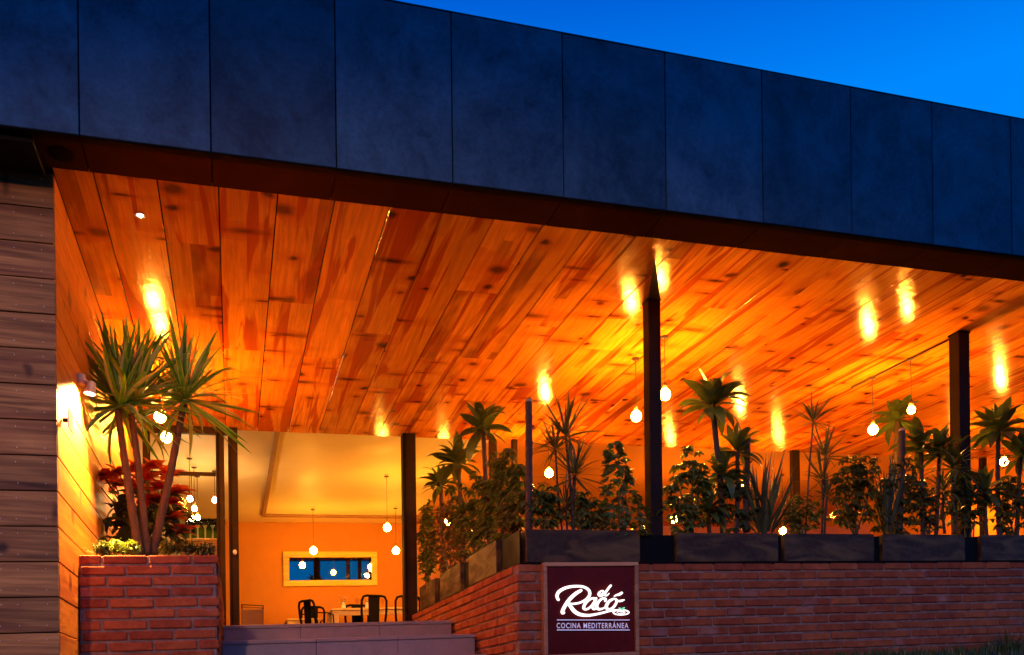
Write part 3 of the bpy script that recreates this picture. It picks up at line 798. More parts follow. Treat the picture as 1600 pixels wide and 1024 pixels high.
# ------------------------------------------------------------------ steel planter boxes
boxes = []
def planter(label, a0, a1, b0, b1, h0, h1):
    t = thing('steel_planter', label, 'planter', W((a0+a1)/2, (b0+b1)/2, h0), 'steel planter boxes on the brick walls')
    w = .008
    abox('front_plate', a0, a1, b0, b0+w, h0, h1, M['steel'], t, .002)
    abox('back_plate', a0, a1, b1-w, b1, h0, h1, M['steel'], t, .002)
    abox('end_plate', a0, a0+w, b0+w+.001, b1-w-.001, h0, h1-.001, M['steel'], t, .002)
    abox('end_plate', a1-w, a1, b0+w+.001, b1-w-.001, h0, h1-.001, M['steel'], t, .002)
    abox('soil', a0+w+.001, a1-w-.001, b0+w+.001, b1-w-.001, h0+.01, h1-.025, M['soil'], t, .004)
    return t
fb0 = BW+.012; H0 = HT+.003
def fa(x): return onB(x, 855, fb0)[0]
htop = onB(1100, 833, fb0)[1]
planter('steel planter at the wall corner above the sign, holding the ivy cone', fa(822.5), fa(1000), fb0, fb0+.24, H0+.012, onB(900, 828, fb0)[1])
planter('steel planter right of the nearest post with schefflera and sword leaves', fa(1058), fa(1216), fb0, fb0+.24, H0+.012, htop)
planter('steel planter third from the wall corner, below the thin stemmed spiky plants', fa(1226), fa(1366), fb0, fb0+.24, H0+.012, htop)
planter('steel planter fourth from the wall corner with a cane of drooping leaves', fa(1380), fa(1508), fb0, fb0+.24, H0+.012, htop)
planter('rightmost steel planter cut by the edge of the picture', fa(1534), fa(1690), fb0, fb0+.24, H0+.012, htop)
tray = thing('black_planter_tray', 'black steel tray behind the front row of planters', 'tray', W(6, BW+.2, HT))
abox('tray_back', AW+.35, 9.2, fb0+.25, fb0+.262, H0, htop-.012, M['black'], tray)
abox('tray_base', AW+.10, 9.2, BW+.004, fb0+.25, HT-.004, H0+.008, M['black'], tray)
sa_ = AW+.012
def sbz(x): return onA(x, 880, sa_)[0]
hsd = onA(775, 844, sa_)[1]
print('side box top', hsd, 'front', htop)
for x0_, x1_, l in ((775.5, 732, 'nearest side planter with bright yellow light on its top edge'), (719, 687, 'middle side planter on the sloping-looking brick wall'), (679, 655, 'farthest side planter beside the door post')):
    planter(l, sa_, sa_+.24, sbz(x0_), sbz(x1_), H0+.012, hsd)
tray2 = thing('black_side_tray', 'black steel tray behind the side row of planters', 'tray', W(AW+.3, 2.5, HT))
abox('tray_back', sa_+.25, sa_+.262, fb0+.27, BS-.2, H0, hsd-.012, M['black'], tray2)
abox('tray_base', AW+.004, sa_+.249, BW+.262, BS-.2, HT-.004, H0+.008, M['black'], tray2)
for x0_, x1_ in ((806, 777), (731, 720), (686, 680)):
    abox('gap_panel', sa_+.03, sa_+.04, sbz(x0_)+.002, sbz(x1_)-.002, H0+.009, hsd-.012, M['black'], tray2)
for x0_, x1_ in ((1001, 1057), (1217, 1225), (1367, 1379), (1509, 1533)):
    abox('gap_panel', fa(x0_)+.002, fa(x1_)-.002, fb0+.03, fb0+.04, H0+.009, htop-.012, M['black'], tray)

# ------------------------------------------------------------------ plants
rp_ = random.Random(11)
def leaf_mesh(name, L, Wd, droop, mat, seg=7, fold=.25, wide=.35, curl=0.):
    """strap leaf along +x; droop bends it down; fold makes a keel"""
    vs = []; fs = []; ang = 0; x = z = 0; step = L/seg
    for i in range(seg+1):
        t = i/seg
        w = Wd/2*(math.sin(math.pi*min(1, (t+.02)**.75*.5/wide)) if t < wide else math.cos((t-wide)/(1-wide)*math.pi/2)**.8)
        w = max(w, .0006)
        if t < .02: w = Wd*.22
        k = fold*w; yo = curl*math.sin(t*3)*L
        vs += [(x, -w+yo, z+k), (x, yo, z), (x, w+yo, z+k)]
        ang -= droop/seg*(.3+1.4*t); x += step*math.cos(ang); z += step*math.sin(ang)
    for i in range(seg):
        for q in (0, 1): k = i*3+q; fs.append((k, k+1, k+4, k+3))
    return mesh(name, vs, fs, mat, True)
def variants(name, L, Wd, mat, droops, **kw): return [leaf_mesh(name, L*rp_.uniform(.85, 1.1), Wd*rp_.uniform(.85, 1.1), d*rp_.uniform(.8, 1.2), mat, curl=rp_.uniform(-.05, .05), **kw) for d in droops]
LV = {
 'yucca': variants('leaf', .56, .035, M['yucca'], [.05, .12, .22, .4, .85, .1], wide=.4),
 'corn': variants('leaf', .225, .066, M['corn'], [.3, .6, .9, 1.3, .45, 1.0], wide=.5),
 'thin': variants('leaf', .29, .018, M['thin'], [.1, .25, .5, .9, .35], wide=.3, seg=5),
 'sword': variants('leaf', .50, .026, M['sword'], [.05, .15, .3, .5], wide=.4),
 'droopy': variants('leaf', .34, .020, M['corn'], [.9, 1.5, 2.1, 1.2], wide=.35),
}
def rosette(parent, c, kind, n, scale=1., lo=-.5, hi=1.35, name='leaf', bias=0., r0=.012):
    az0 = rp_.uniform(0, 6.28); lean = 0 if kind == 'yucca' else rp_.uniform(.05, .3)
    for i in range(n):
        az = i*2.39996+rp_.uniform(-.3, .3); t = (i+.5)/n
        elv = lo+(hi-lo)*t**.85+rp_.uniform(-.16, .16)+lean*math.cos(az-az0)
        if kind == 'corn' and rp_.random() < .12: continue
        vi = LV[kind]; me = vi[rp_.randrange(len(vi))]
        s = scale*rp_.uniform(.8, 1.12)*(1-.25*max(0, t-.7))
        m = Matrix.Translation(Vector(c)+Vector((math.cos(az), math.sin(az), 0))*r0+Vector((0, 0, (t-.5)*.05*scale))) @ Matrix.Rotation(az, 4, 'Z') @ Matrix.Rotation(-elv, 4, 'Y') @ Matrix.Rotation(rp_.uniform(-.5, .5), 4, 'X') @ Matrix.Scale(s, 4)
        put(name, me, m, parent)
def trunk(parent, p0, p1, r0, r1, mat='cane', bend=.02, name='trunk', rings=True):
    p0, p1 = Vector(p0), Vector(p1); n = 22; L = (p1-p0); pts = []; rad = []
    bx, by = rp_.uniform(-bend, bend), rp_.uniform(-bend, bend)
    for i in range(n+1):
        t = i/n; w = math.sin(math.pi*t)
        pts.append(p0+L*t+Vector((bx*w, by*w, 0))); rad.append((r0+(r1-r0)*t)*(1+(.07 if i % 2 else -.04)*rings+rp_.uniform(-.03, .03)))
    return tube(name, pts, rad, M[mat], parent, 9)
def FP(px, py, b=BW+.13): a, h = onB(px, py, b); return W(a, b, h)
def SP(px, py, a=AW+.13): b, h = onA(px, py, a); return W(a, b, h)
def base_of(plane, px, py):
    if plane is SP: return W(AW+.13, onA(px, py, AW+.13)[0], hsd-.035)
    if plane is FP: return W(onB(px, py, BW+.13)[0], BW+.13, htop-.035)
    if plane is DP: return W(onB(px, py, BW+1.9)[0], BW+1.9, HF)
    return plane(px, py)
def DP(px, py): return FP(px, py, BW+1.9)

# -- yucca
YB = 1.35
def YP(px, py, b=YB): a, h = onB(px, py, b); return W(a, b, h)
yu = thing('yucca_plant', 'tall yucca with three bare trunks and spiky green crowns in the brick planter', 'plant', YP(228, 866))
trunk(yu, YP(218, 868, YB), YP(184, 640, YB), .030, .022, bend=.015)
trunk(yu, YP(229, 868, YB+.06), YP(204, 640, YB+.06), .028, .020, bend=.015)
trunk(yu, YP(238, 868, YB+.12), YP(287, 632, YB+.12), .030, .022, bend=.015)
rosette(yu, YP(188, 632), 'yucca', 95, 1.02, -.55, 1.45)
rosette(yu, YP(214, 624, YB+.08), 'yucca', 85, 1.0, -.5, 1.45)
rosette(yu, YP(290, 622, YB+.14), 'yucca', 100, .98, -.65, 1.4)
# -- poinsettia
BR = [leaf_mesh('bract', .095*k, .055*k, d, M['red'], seg=5, wide=.45) for k, d in ((1.5, .4), (1.3, .9), (1.7, .7))]
DL = [leaf_mesh('leaf', .12*k, .07*k, d, M['dark'], seg=4, wide=.45) for k, d in ((1, .6), (.85, 1.1), (1.1, .9))]
po = thing('poinsettia', 'bushy poinsettia with bright red bracts behind the yucca trunks', 'plant', YP(222, 862, YB+.5))
pc = YP(222, 862, YB+.5)
for hx, hy in ((165, 748), (188, 742), (212, 738), (238, 733), (262, 745), (248, 765), (276, 772), (205, 765), (180, 760), (270, 810), (282, 832), (228, 750), (150, 752), (236, 785), (262, 788)):
    c = YP(hx, hy, YB+.36+rp_.uniform(-.12, .1))
    tube('stem', [pc+Vector((rp_.uniform(-.05, .05), rp_.uniform(-.05, .05), 0)), (pc+c)/2+Vector((0, 0, .05)), c], .005, M['stem'], po, 5)
    for k in range(13):
        az = k*2.4; elv = .1+.07*k+rp_.uniform(-.25, .25)
        put('bract', BR[k % 3], Matrix.Translation(c) @ Matrix.Rotation(az, 4, 'Z') @ Matrix.Rotation(-elv, 4, 'Y') @ Matrix.Scale(rp_.uniform(.7, 1), 4), po)
for k in range(190):
    hx, hy = rp_.uniform(166, 284), rp_.uniform(765, 858); c = YP(hx, hy, YB+.45+rp_.uniform(-.18, .12))
    put('leaf', DL[k % 3], Matrix.Translation(c) @ Matrix.Rotation(rp_.uniform(0, 6.28), 4, 'Z') @ Matrix.Rotation(rp_.uniform(-.6, .9), 4, 'Y'), po)

# -- joined foliage for fine leaved plants
def scatter_leaf(vs, fs, p, az, elv, L, Wd, droop=.5, lobes=False):
    m = Matrix.Translation(p) @ Matrix.Rotation(az, 4, 'Z') @ Matrix.Rotation(-elv, 4, 'Y') @ Matrix.Rotation(rp_.uniform(-.5, .5), 4, 'X')
    s = len(vs)
    if lobes:
        pr = [(0, 0), (.12, .42), (.30, .26), (.50, .52), (.62, .22), (1, 0), (.62, -.22), (.50, -.52), (.30, -.26), (.12, -.42)]
        for x, y in pr: vs.append(m @ Vector((x*L, y*Wd, -droop*L*x*x*.5-abs(y)*Wd*.15)))
        fs.append((s, s+1, s+2, s+8, s+9)); fs.append((s+2, s+3, s+4, s+6, s+7, s+8)); fs.append((s+4, s+5, s+6))
    else:
        for x, y in ((0, 0), (.35, .5), (.75, .38), (1, 0), (.75, -.38), (.35, -.5)): vs.append(m @ Vector((x*L, y*Wd, -droop*L*x*x+abs(y)*Wd*.3)))
        fs.append((s, s+1, s+5)); fs.append((s+1, s+2, s+4, s+5)); fs.append((s+2, s+3, s+4))
def foliage(parent, base, clusters, mat, name='foliage'):
    vs = []; fs = []
    clusters(vs, fs)
    o = put(name, mesh(name, [Vector(v)-base for v in vs], fs, mat), Matrix.Translation(base), parent); stuff(o); return o
def umbrellas(plane, cx, cy, rx, ry, n, L=.075, depth=.16, k=7):
    def fn(vs, fs):
        for _ in range(int(n*1.15)):
            while True:
                x, y, z = (rp_.uniform(-1, 1) for _ in range(3))
                if x*x+y*y+z*z < 1: break
            if rp_.random() < .16: x *= 1.35; y = y*1.2+.12; z *= 1.2
            x *= 1-.25*max(0, -y)
            c = plane(cx+x*rx, cy+y*ry)+Vector((B[0], B[1], 0))*z*depth*.5
            tilt = rp_.uniform(-.4, .4); a0 = rp_.uniform(0, 6.28); l = L*1.12*rp_.uniform(.65, 1.2)
            for q in range(k): scatter_leaf(vs, fs, c, a0+q*6.283/k+rp_.uniform(-.15, .15), -.25+tilt*math.cos(q), l, l*.42, .35)
    return fn
def sprigs(plane, cx, cy, rx, ry, n, L=.05, depth=.16, wr=.5, up=.4):
    def fn(vs, fs):
        for _ in range(int(n*1.1)):
            while True:
                x, y, z = (rp_.uniform(-1, 1) for _ in range(3))
                if x*x+y*y+z*z < 1: break
            c = plane(cx+x*rx, cy+y*ry)+Vector((B[0], B[1], 0))*z*depth*.5
            for q in range(4): scatter_leaf(vs, fs, c, rp_.uniform(0, 6.28), rp_.uniform(-.7, 1)*up*2, L*rp_.uniform(.6, 1.2), L*wr, .4)
    return fn
def bush(name, label, plane, cx, cy, rx, ry, basexy, fn, mat, stems=5):
    base = base_of(plane, *basexy); t = thing(name, label, 'plant', base)
    for k in range(stems):
        e = plane(cx+rp_.uniform(-.7, .7)*rx, cy+rp_.uniform(-.6, .5)*ry)
        tube('stem', [base+Vector((rp_.uniform(-.03, .03), 0, -.02)), (base+e)/2+Vector((rp_.uniform(-.04, .04), 0, .02)), e], [.008, .006, .004], M['stem'], t, 5)
    foliage(t, base, fn, M[mat]); return t
# left planter ground cover
def YG(px, py): return YP(px, py, BW+.22)
for cx, cy, rx, mt, l in ((162, 858, 14, 'dark', 'dark spiky ground cover at the left edge of the brick planter'), (185, 855, 18, 'lime', 'lime green groundcover clump left of the yucca trunks'),
                          (207, 857, 9, 'lime', 'tiny lime sprout close beside the yucca trunks'), (262, 856, 14, 'lime', 'lime green groundcover clump right of the yucca trunks'),
                          (292, 857, 16, 'sche', 'mid green groundcover at the right of the brick planter'), (322, 860, 14, 'dark', 'dark low leaves at the right corner of the brick planter')):
    t = thing('groundcover_plant', l, 'plant', YG(cx, 866), 'low plants round the yucca')
    foliage(t, YG(cx, 866), sprigs(YG, cx, cy, rx, 9, 75, .028, .2, .5, .7), M[mt])
tg = thing('spiky_succulent', 'dark spiky succulent rosette near the right end of the brick planter', 'plant', YG(300, 866))
rosette(tg, YG(300, 864), 'thin', 24, .45, .1, 1.4)
tg = thing('spiky_succulent', 'dark spiky succulent at the left end of the brick planter by the timber wall', 'plant', YG(148, 866))
rosette(tg, YG(150, 866), 'thin', 20, .45, .1, 1.4)

CG = 'broad leaved dracaenas in the planters'
def corn(label, plane, crowns, basex, n=20, name='dracaena_plant', kind='corn'):
    """crowns: (cx, cy, scale, basex, r)"""
    t = thing(name, label, 'plant', base_of(plane, crowns[0][3], basex), CG if kind == 'corn' else 'thin leaved spiky dracaenas in the planters')
    for cx, cy, sc, bx, r in crowns:
        trunk(t, base_of(plane, bx, basex), plane(cx, cy), r*(1.3 if kind == 'corn' else 1), r, 'cane', .012)
        rosette(t, plane(cx, cy), kind, int(n*1.45) if kind == 'corn' else n, sc, -.5 if kind == 'corn' else -.45, 1.45)
    return t
# side wall planters
corn('tallest broad leaved dracaena on the side wall', SP, [(755, 668, 1.15, 766, .018)], 850, 24)
corn('second tallest broad leaved dracaena on the side wall', SP, [(716, 722, 1.2, 726, .018)], 868, 24)
corn('small broad leaved dracaena nearest the door post', SP, [(689, 758, 1.05, 694, .018)], 880, 22)
bush('schefflera_bush', 'dense dark schefflera right of the tallest side wall dracaena', SP, 792, 765, 27, 62, (790, 840), umbrellas(SP, 789, 772, 33, 76, 120, .075), 'sche')
bush('green_shrub', 'dark green shrub filling the side planters below the dracaenas', SP, 742, 795, 30, 50, (742, 850), umbrellas(SP, 738, 804, 38, 70, 125, .07), 'dark')
bush('bronze_shrub', 'reddish bronze shrub spilling over the side wall planters', SP, 700, 835, 26, 34, (705, 880), sprigs(SP, 702, 842, 32, 60, 340, .05), 'bronze')
bush('bronze_shrub', 'reddish bronze shrub at the corner below the tall cut cane', SP, 800, 810, 12, 30, (800, 842), sprigs(SP, 795, 818, 16, 36, 150, .045), 'bronze')
bush('green_shrub', 'leafy shrub hanging over the farthest side planter at the door post', SP, 668, 840, 10, 45, (668, 895), sprigs(SP, 668, 848, 13, 66, 240, .06), 'sche')
# canes
def cane(label, px, ytop, ybase, r, lean=0):
    t = thing('cut_cane', label, 'cane', FP(px+lean, ybase), 'sawn off canes among the plants')
    o = trunk(t, FP(px+lean, ybase), FP(px, ytop), r, r*.92, 'cane', .006)
    n = (FP(px, ytop)-FP(px+lean, ybase)).normalized(); c = FP(px, ytop)
    vs, fs = tube_data([c-Vector((0, 0, .012)), c+Vector((0, 0, .004)), c+Vector((0, 0, .010))], [r*.95, r*.88, r*.6], 12)
    put('cut_face', fix(mesh('cut_face', [v-c for v in vs], fs, M['cut'], True)), Matrix.Translation(c), t)
    tube('branch_stub', [c-Vector((0, 0, .20)), c-Vector((-.02, 0, .19)), c-Vector((-.035, 0, .17))], [.008, .007, .004], M['cane'], t, 6)
    return t
cane('tall pale topped cut cane standing at the wall corner', 826, 626, 832, .027)
cane('cut cane with pale round top beside the sword leaves', 1168, 684, 832, .026, -2)
cane('thick dark cut cane behind the fourth planter', 1409, 672, 834, .028, -4)
# front box 1
corn('tall thin leaved spiky dracaena above the sign', FP, [(884, 680, 1.05, 896, .010), (898, 742, 1.05, 896, .013), (868, 700, .8, 880, .007)], 828, 44, 'spiky_dracaena', 'thin')
corn('low spiky dracaena in the corner planter', FP, [(884, 790, .8, 886, .008)], 830, 36, 'spiky_dracaena', 'thin')
bush('green_shrub', 'low shrub at the left end of the corner planter', FP, 852, 794, 24, 36, (852, 830), umbrellas(FP, 852, 790, 26, 38, 52, .06), 'sche', 4)
bush('green_shrub', 'low shrub between the spiky dracaena and the ivy cone', FP, 915, 798, 26, 30, (915, 830), umbrellas(FP, 915, 796, 28, 33, 50, .058), 'sche', 4)
def ivycone(vs, fs):
    for _ in range(430):
        t = rp_.random()**.8; y = 688+t*150; r = 7+28*min(1, t*1.15)
        cx = 958+t*20
        if rp_.random() < .1: continue
        an = rp_.uniform(0, 6.28); px = cx+r*math.cos(an)*rp_.uniform(.7, 1.08)
        c = FP(px, y)+Vector((B[0], B[1], 0))*math.sin(an)*r/215*.8
        scatter_leaf(vs, fs, c, math.atan2(A[1]*math.cos(an)+B[1]*math.sin(an), A[0]*math.cos(an)+B[0]*math.sin(an))+rp_.uniform(-.8, .8), rp_.uniform(-1.1, .1), .062*rp_.uniform(.7, 1.15), .058, .3, True)
bush('ivy_cone', 'dark ivy grown into a cone at the right end of the corner planter', FP, 968, 765, 15, 60, (975, 830), ivycone, 'ivy', 5)
# front box 2
bush('schefflera_bush', 'schefflera bush just right of the nearest steel post', FP, 1076, 765, 34, 62, (1080, 832), umbrellas(FP, 1076, 765, 39, 68, 95, .062), 'sche', 6)
corn('tall broad leaved dracaena with a thick bare trunk right of the nearest post', FP, [(1113, 632, 1.25, 1131, .020)], 832, 30)
corn('mid height dracaena beside the cut cane with upright leaves', FP, [(1152, 706, 1.0, 1150, .015), (1128, 742, .9, 1133, .012)], 832, 20)
corn('low dracaena below the tall bare trunk', FP, [(1108, 800, .9, 1110, .012)], 832, 18)
t = thing('sword_plant', 'upright narrow sword leaved plant at the right end of the second planter', 'plant', FP(1192, 832))
rosette(t, FP(1190, 832), 'sword', 34, 1.15, .75, 1.55, r0=.03)
rosette(t, FP(1202, 832), 'sword', 16, 1.0, .55, 1.3, r0=.03)
# front box 3
corn('slender single stemmed spiky dracaena standing alone above the third planter', FP, [(1271, 658, .85, 1258, .007)], 832, 34, 'spiky_dracaena', 'thin')
corn('shorter multi headed spiky dracaena in the third planter', FP, [(1290, 712, .85, 1284, .008), (1285, 748, .8, 1284, .008), (1292, 775, .8, 1288, .009)], 832, 36, 'spiky_dracaena', 'thin')
bush('green_shrub', 'small leafy shrub at the left end of the third planter', FP, 1256, 808, 24, 22, (1256, 832), sprigs(FP, 1254, 804, 32, 30, 130, .045), 'sche', 4)
bush('schefflera_bush', 'schefflera bush at the right end of the third planter', FP, 1338, 755, 36, 58, (1338, 832), umbrellas(FP, 1337, 762, 42, 66, 95, .062), 'sche', 6)
# front box 4
corn('palm-like dracaena with its crown beside the highest right hand bulb', DP, [(1403, 655, 1.25, 1390, .028)], 880, 26)
corn('twin headed broad leaved dracaena left of the right hand post', FP, [(1438, 700, 1.15, 1442, .016), (1468, 706, 1.0, 1462, .014)], 834, 24)
t = thing('arching_dracaena', 'dracaena with long arching narrow leaves in front of the right hand post', 'plant', FP(1490, 834))
trunk(t, FP(1492, 834), FP(1488, 732), .016, .013); rosette(t, FP(1488, 730), 'droopy', 50, 1.1, -.5, 1.3)
trunk(t, FP(1476, 834), FP(1474, 770), .012, .010); rosette(t, FP(1474, 768), 'droopy', 34, .9, -.4, 1.3)
t = thing('sword_plant', 'narrow upright sword leaves at the left end of the fourth planter', 'plant', FP(1386, 834))
rosette(t, FP(1386, 834), 'sword', 24, 1.15, 1.05, 1.55, r0=.02)
bush('green_shrub', 'little bushy shrub hanging over the front of the fourth planter', FP, 1448, 800, 22, 26, (1448, 834), sprigs(FP, 1448, 792, 34, 40, 160, .045), 'sche', 4)
bush('green_shrub', 'dark undergrowth at the left of the fourth planter', FP, 1405, 788, 24, 40, (1405, 834), umbrellas(FP, 1408, 775, 36, 62, 85, .06), 'dark', 3)
bush('green_shrub', 'dark shrub straddling the gap beside the right hand post', FP, 1518, 790, 18, 34, (1515, 834), umbrellas(FP, 1512, 782, 32, 50, 66, .06), 'dark', 3)
bush('green_shrub', 'dark shrub behind the cut cane and sword leaves', FP, 1150, 800, 26, 30, (1150, 832), umbrellas(FP, 1140, 785, 45, 48, 70, .06), 'dark', 3)
# front box 5
corn('broad leaved dracaena right of the right hand post', FP, [(1560, 672, 1.25, 1562, .017)], 834, 30)
corn('broad leaved dracaena cut by the right edge of the picture', FP, [(1594, 712, 1.1, 1588, .015)], 834, 24)
corn('short dracaena tucked beside the right hand post', FP, [(1540, 770, 1.0, 1542, .013)], 834, 20)
bush('green_shrub', 'leafy shrub in the rightmost planter', FP, 1585, 800, 30, 30, (1585, 834), umbrellas(FP, 1580, 785, 36, 46, 80, .06), 'sche', 4)
corn('dracaena standing just outside the right edge', FP, [(1650, 680, 1.2, 1645, .017)], 834, 22)

# grass on the bank
def grass():
    rg = random.Random(5); vs = []; fs = []
    for _ in range(9000):
        a = rg.uniform(AW+.1, 9.5); b = BW-.03-abs(rg.gauss(0, .5))
        hh = rg.uniform(.03, .09)
        if a > 6.6 and rg.random() < .25: hh *= 1.7
        p0 = W(a, b, 0); p = Vector((p0.x, p0.y, bank_h(b, a)-.01)); az = rg.uniform(0, 6.28); d = Vector((math.cos(az), math.sin(az), 0)); s = Vector((-d.y, d.x, 0))*.004
        l = d*hh*rg.uniform(.1, .6); k = len(vs)
        vs += [p-s, p+s, p+l*.4+Vector((0, 0, hh*.6))+s*.7, p+l*.4+Vector((0, 0, hh*.6))-s*.7, p+l+Vector((0, 0, hh))]
        fs += [(k, k+1, k+2, k+3), (k+3, k+2, k+4)]
    o = put('grass', mesh('grass', vs, fs, M['grass']), Matrix()); stuff(o)
grass()
# taller clumps that rise into the bottom of the picture
LV['blade'] = variants('leaf', .22, .010, M['grass'], [.3, .7, 1.2], wide=.3, seg=5)
for px, l, n, s in ((1572, 'tall grass tuft against the brick wall at the lower right', 46, 1.0), (1590, 'second grass tuft at the very right edge of the brick wall', 30, .8), (1545, 'smaller grass tuft left of the tall tuft by the brick wall', 24, .6), (962, 'sparse grass tuft rising in front of the sign corner', 9, .7)):
    a, h = onB(px, 1022, BW-.16); c = W(a, BW-.16, h); c.z = bank_h(BW-.16, a)
    t = thing('grass_tuft', l, 'grass tuft', c, 'grass tufts at the foot of the brick wall')
    rosette(t, c, 'blade', n, s, .5, 1.5, r0=.03)

# ------------------------------------------------------------------ furniture inside
def chair(px, pytop, rz, label, arms=False):
    a, b, t = onH(px, pytop, HF+.85); base = W(a, b, HF+.002)
    th = thing('metal_chair', label, 'chair', base, 'dark metal cafe chairs in the dining room')
    Mz = Matrix.Rotation(rz, 4, 'Z')
    def q(x, y, z): return base+Mz @ Vector((x, y, z))
    # local: back at y=-.18 (towards the street), seat towards +y
    wbox('seat', None, (.36, .36, .02), M['black'], th, c=.008, m=Matrix.Translation(q(0, 0, .45)) @ Mz)
    for sx_ in (-1, 1):
        for sy in (-1, 1): tube('leg', [q(sx_*.16, sy*.16, .44), q(sx_*.2, sy*.21, .0)], .018, M['black'], th, 6)
    pts = [q(-.17, -.17, .44), q(-.185, -.20, .62), q(-.185, -.22, .78), q(-.16, -.228, .835), q(-.11, -.23, .85), q(.11, -.23, .85), q(.16, -.228, .835), q(.185, -.22, .78), q(.185, -.20, .62), q(.17, -.17, .44)]
    tube('back_frame', pts, .019, M['black'], th, 8)
    vs, fs = cbox(.155, .008, .40, .002); vs = [(x*(1+.25*(z+.2)), y-.02*(z+.2)*2-.0, z) for x, y, z in vs]
    put('back_splat', fix(mesh('back_splat', vs, fs, M['black'])), Matrix.Translation(q(0, -.19, .645)) @ Mz, th)
    if arms:
        for sx_ in (-1, 1): tube('armrest', [q(sx_*.185, -.2, .66), q(sx_*.22, .0, .67), q(sx_*.21, .12, .65), q(sx_*.18, .16, .45)], .010, M['black'], th, 7)
    return th
chair(580, 934, RZ+.05, 'dark metal chair with its back to the doorway at the near table')
chair(634, 935, RZ-.05, 'dark metal chair partly behind the right door post')
chair(497, 941, RZ-1.0, 'dark metal armchair turned sideways between the two tables', True)
chair(484, 951, RZ+.15, 'farthest dark metal armchair at the low left table', True)
chair(560, 944, RZ+math.pi, 'dark metal chair on the far side of the near table')
def table(x0, x1, py, label, dep=.75, hh=.75):
    a0, b0, _ = onH(x0, py, HF+hh); a1 = a0+(x1-x0)*_/F/1.0
    th = thing('wooden_table', label, 'table', W((a0+a1)/2, b0, HF), 'pale wooden dining tables')
    abox('tabletop', a0, a1, b0, b0+dep, HF+hh-.03, HF+hh, M['table'], th, .004)
    abox('apron', a0+.08, a1-.08, b0+.03, b0+.05, HF+hh-.11, HF+hh-.032, M['table'], th, .003)
    for aa in (a0+.01, a1-.12):
        for bb in (b0+.01, b0+dep-.12): abox('leg', aa, aa+.10, bb, bb+.10, HF+.003, HF+hh-.032, M['table'], th, .004)
    return a0, a1, b0
ta0, ta1, tb0 = table(518, 660, 951, 'longer pale wood table near the doorway set with glasses')
table(448, 500, 967, 'low left hand pale wood table near the orange wall', hh=.66)
def glassware(a, b, label, flowers=True):
    th = thing('flower_vase' if flowers else 'wine_glass', label, 'vase' if flowers else 'glass', W(a, b, HF+.752))
    if flowers:
        lathe('vase_body', [(.001, 0), (.03, 0), (.035, .05), (.02, .10), (.025, .12), (.018, .12), (.001, .1)], M['white'], W(a, b, HF+.752), th, 12)
        vs = []; fs = []
        for _ in range(16):
            c = W(a, b, HF+.86)+Vector((rp_.uniform(-.07, .07), rp_.uniform(-.05, .05), rp_.uniform(0, .12)))
            tube('flower_stem', [W(a, b, HF+.85), c], .0015, M['stem'], th, 4)
            s = len(vs)
            for q in range(5): scatter_leaf(vs, fs, c, q*1.26, .3, .014, .010)
        o = put('blossoms', mesh('blossoms', [v-W(a, b, HF+.86) for v in vs], fs, M['white']), Matrix.Translation(W(a, b, HF+.86)), th); stuff(o)
    else:
        lathe('bowl', [(.005, .08), (.03, .10), (.036, .14), (.030, .18), (.029, .18), (.035, .14), (.004, .09)], M['glass'], W(a, b, HF+.752), th, 14)
        lathe('foot', [(.03, 0), (.03, .003), (.004, .008), (.004, .08), (.001, .08)], M['glass'], W(a, b, HF+.752), th, 12)
glassware(ta0+.22, tb0+.3, 'small white vase of blossoms at the left end of the near table')
glassware(ta0+.60, tb0+.35, 'small white vase of blossoms in the middle of the near table')
glassware(ta0+.85, tb0+.3, 'stemmed glass right of the middle vase on the near table', False)
glassware(ta0+.42, tb0+.2, 'stemmed glass between the vases on the near table', False)
# wall mirror
m00 = onB(442, 862, IB-.03); m11 = onB(590, 915, IB-.03)
mi = thing('wall_mirror', 'long mirror in a wide golden yellow wood frame on the orange wall', 'mirror', W(m00[0], IB, m11[1]))
fwd = .10; a0, a1, h1, h0 = m00[0], m11[0], m00[1], m11[1]-.0
abox('frame_rail', a0, a1, IB-.04, IB-.003, h1-fwd, h1, M['goldframe'], mi, .006)
abox('frame_rail', a0, a1, IB-.04, IB-.003, h0, h0+fwd, M['goldframe'], mi, .006)
abox('frame_stile', a0, a0+fwd, IB-.039, IB-.003, h0+fwd+.001, h1-fwd-.001, M['goldframe'], mi, .006)
abox('frame_stile', a1-fwd, a1, IB-.039, IB-.003, h0+fwd+.001, h1-fwd-.001, M['goldframe'], mi, .006)
vs, fs = cbox(a1-a0-2*fwd-.002, .006, h1-h0-2*fwd-.002, .001)
put('mirror_pane', fix(mesh('mirror_pane', [(x, y, z+K*x) for x, y, z in vs], fs, M['mirror'])), Matrix.Translation(W((a0+a1)/2, IB-.024, (h0+h1)/2)) @ RM @ Matrix.Rotation(R(2.9), 4, 'X'), mi)
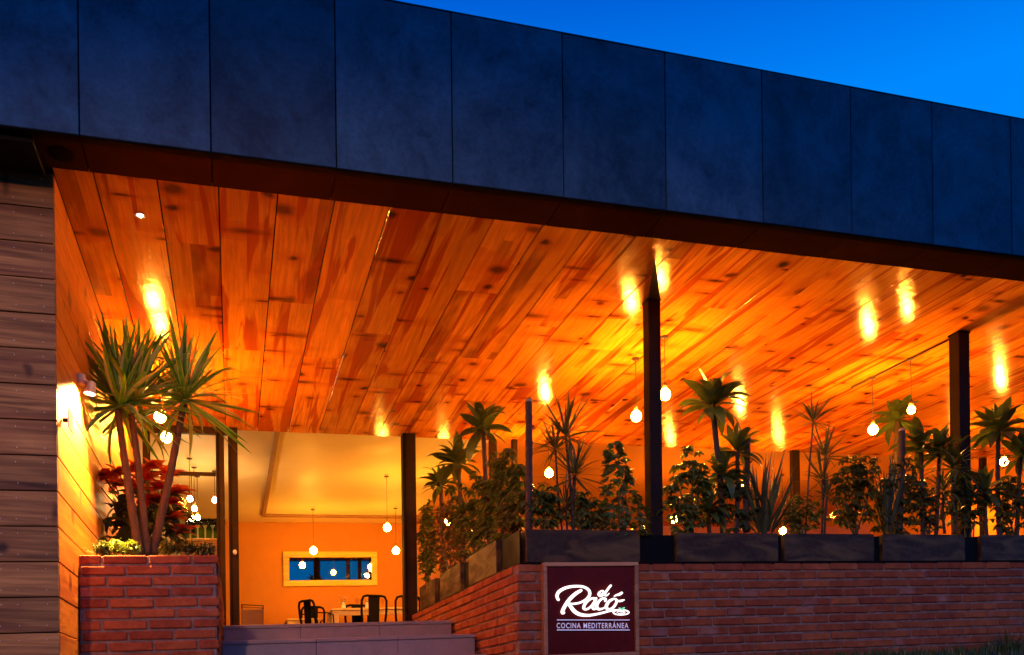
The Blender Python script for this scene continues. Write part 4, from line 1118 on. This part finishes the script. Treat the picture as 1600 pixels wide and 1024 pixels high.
# storage bin by the door
ba, bb, _t = onH(377, 945, HF+.62)
bn = thing('storage_bin', 'low olive brown bin with a thin metal rim just inside the doorway', 'bin', W(ba+.2, bb, HF))
abox('bin_body', ba, ba+.28, bb, bb+.3, HF+.002, HF+.56, M['trim'], bn, .01)
tube('rim', [W(ba+.005, bb+.005, HF+.62), W(ba+.275, bb+.005, HF+.60), W(ba+.275, bb+.29, HF+.60), W(ba+.005, bb+.29, HF+.62), W(ba+.005, bb+.005, HF+.62)], .006, M['black'], bn, 6)
for (xa, xb) in ((.01, .01), (.27, .01), (.27, .29), (.01, .29)): tube('rim_support', [W(ba+xa, bb+xb, HF+.55), W(ba+xa, bb+xb, HF+.61)], .005, M['black'], bn, 6)
# bar with crates and bottles behind the left window
ca, cb_, _t = onH(286, 838, HF+1.12+.0)
ca = onB(284, 850, BS+1.6)[0]; cb_ = BS+1.6; chh = onB(310, 842, cb_)[1]; ce = onB(351, 850, cb_)[0]
bar = thing('bar_counter', 'bar counter faced with wooden slats behind the left window', 'counter', W(ca, cb_, HF))
x = ca
for r in range(7): abox('slat', ca, ce, cb_-.02, cb_-.001, chh-.03-.105*(r+1)+.008, chh-.03-.105*r, M['crate'], bar, .003)
abox('counter_top', ca-.02, ce+.0, cb_-.04, cb_+.5, chh-.028, chh, M['table'], bar, .004)
abox('counter_body', ca+.002, ce-.002, cb_, cb_+.48, HF+.003, chh-.03, M['trim'], bar, .004)
ORD = ['leftmost', 'second', 'third', 'fourth', 'middle', 'sixth']
for k in range(int((ce-ca-.06)/.085)):
    a = ca+.05+.085*k
    t = thing('bottle', ORD[min(k, 5)]+' of the green glass bottles standing on the bar, counted from the left', 'bottle', W(a, cb_+.12, chh+.002), 'bottles lined up on the bar')
    lathe('bottle_glass', [(.001, 0), (.032, 0), (.034, .02), (.034, .14), (.014, .19), (.013, .24), (.001, .24)], M['greenglass'], W(a, cb_+.12, chh+.002), t, 12)
    lathe('bottle_cap', [(.001, .241), (.015, .241), (.015, .262), (.001, .262)], M['black'], W(a, cb_+.12, chh+.002), t, 10)
sh = thing('wall_shelf', 'dark shelf on the pale wall behind the bar', 'shelf', W(0, IB-.2, 2.0))
shh = onB(320, 815, IB-.2)[1]; sha = onB(290, 815, IB-.2)[0]; shb = onB(352, 815, IB-.2)[0]
abox('shelf_board', sha, shb, IB-.28, IB-.013, shh-.02, shh+.02, M['black'], sh, .004)
for q in (sha+.1, shb-.14): abox('bracket', q, q+.03, IB-.2, IB-.013, shh-.15, shh-.022, M['black'], sh, .003)
print('objects', len(bpy.data.objects))
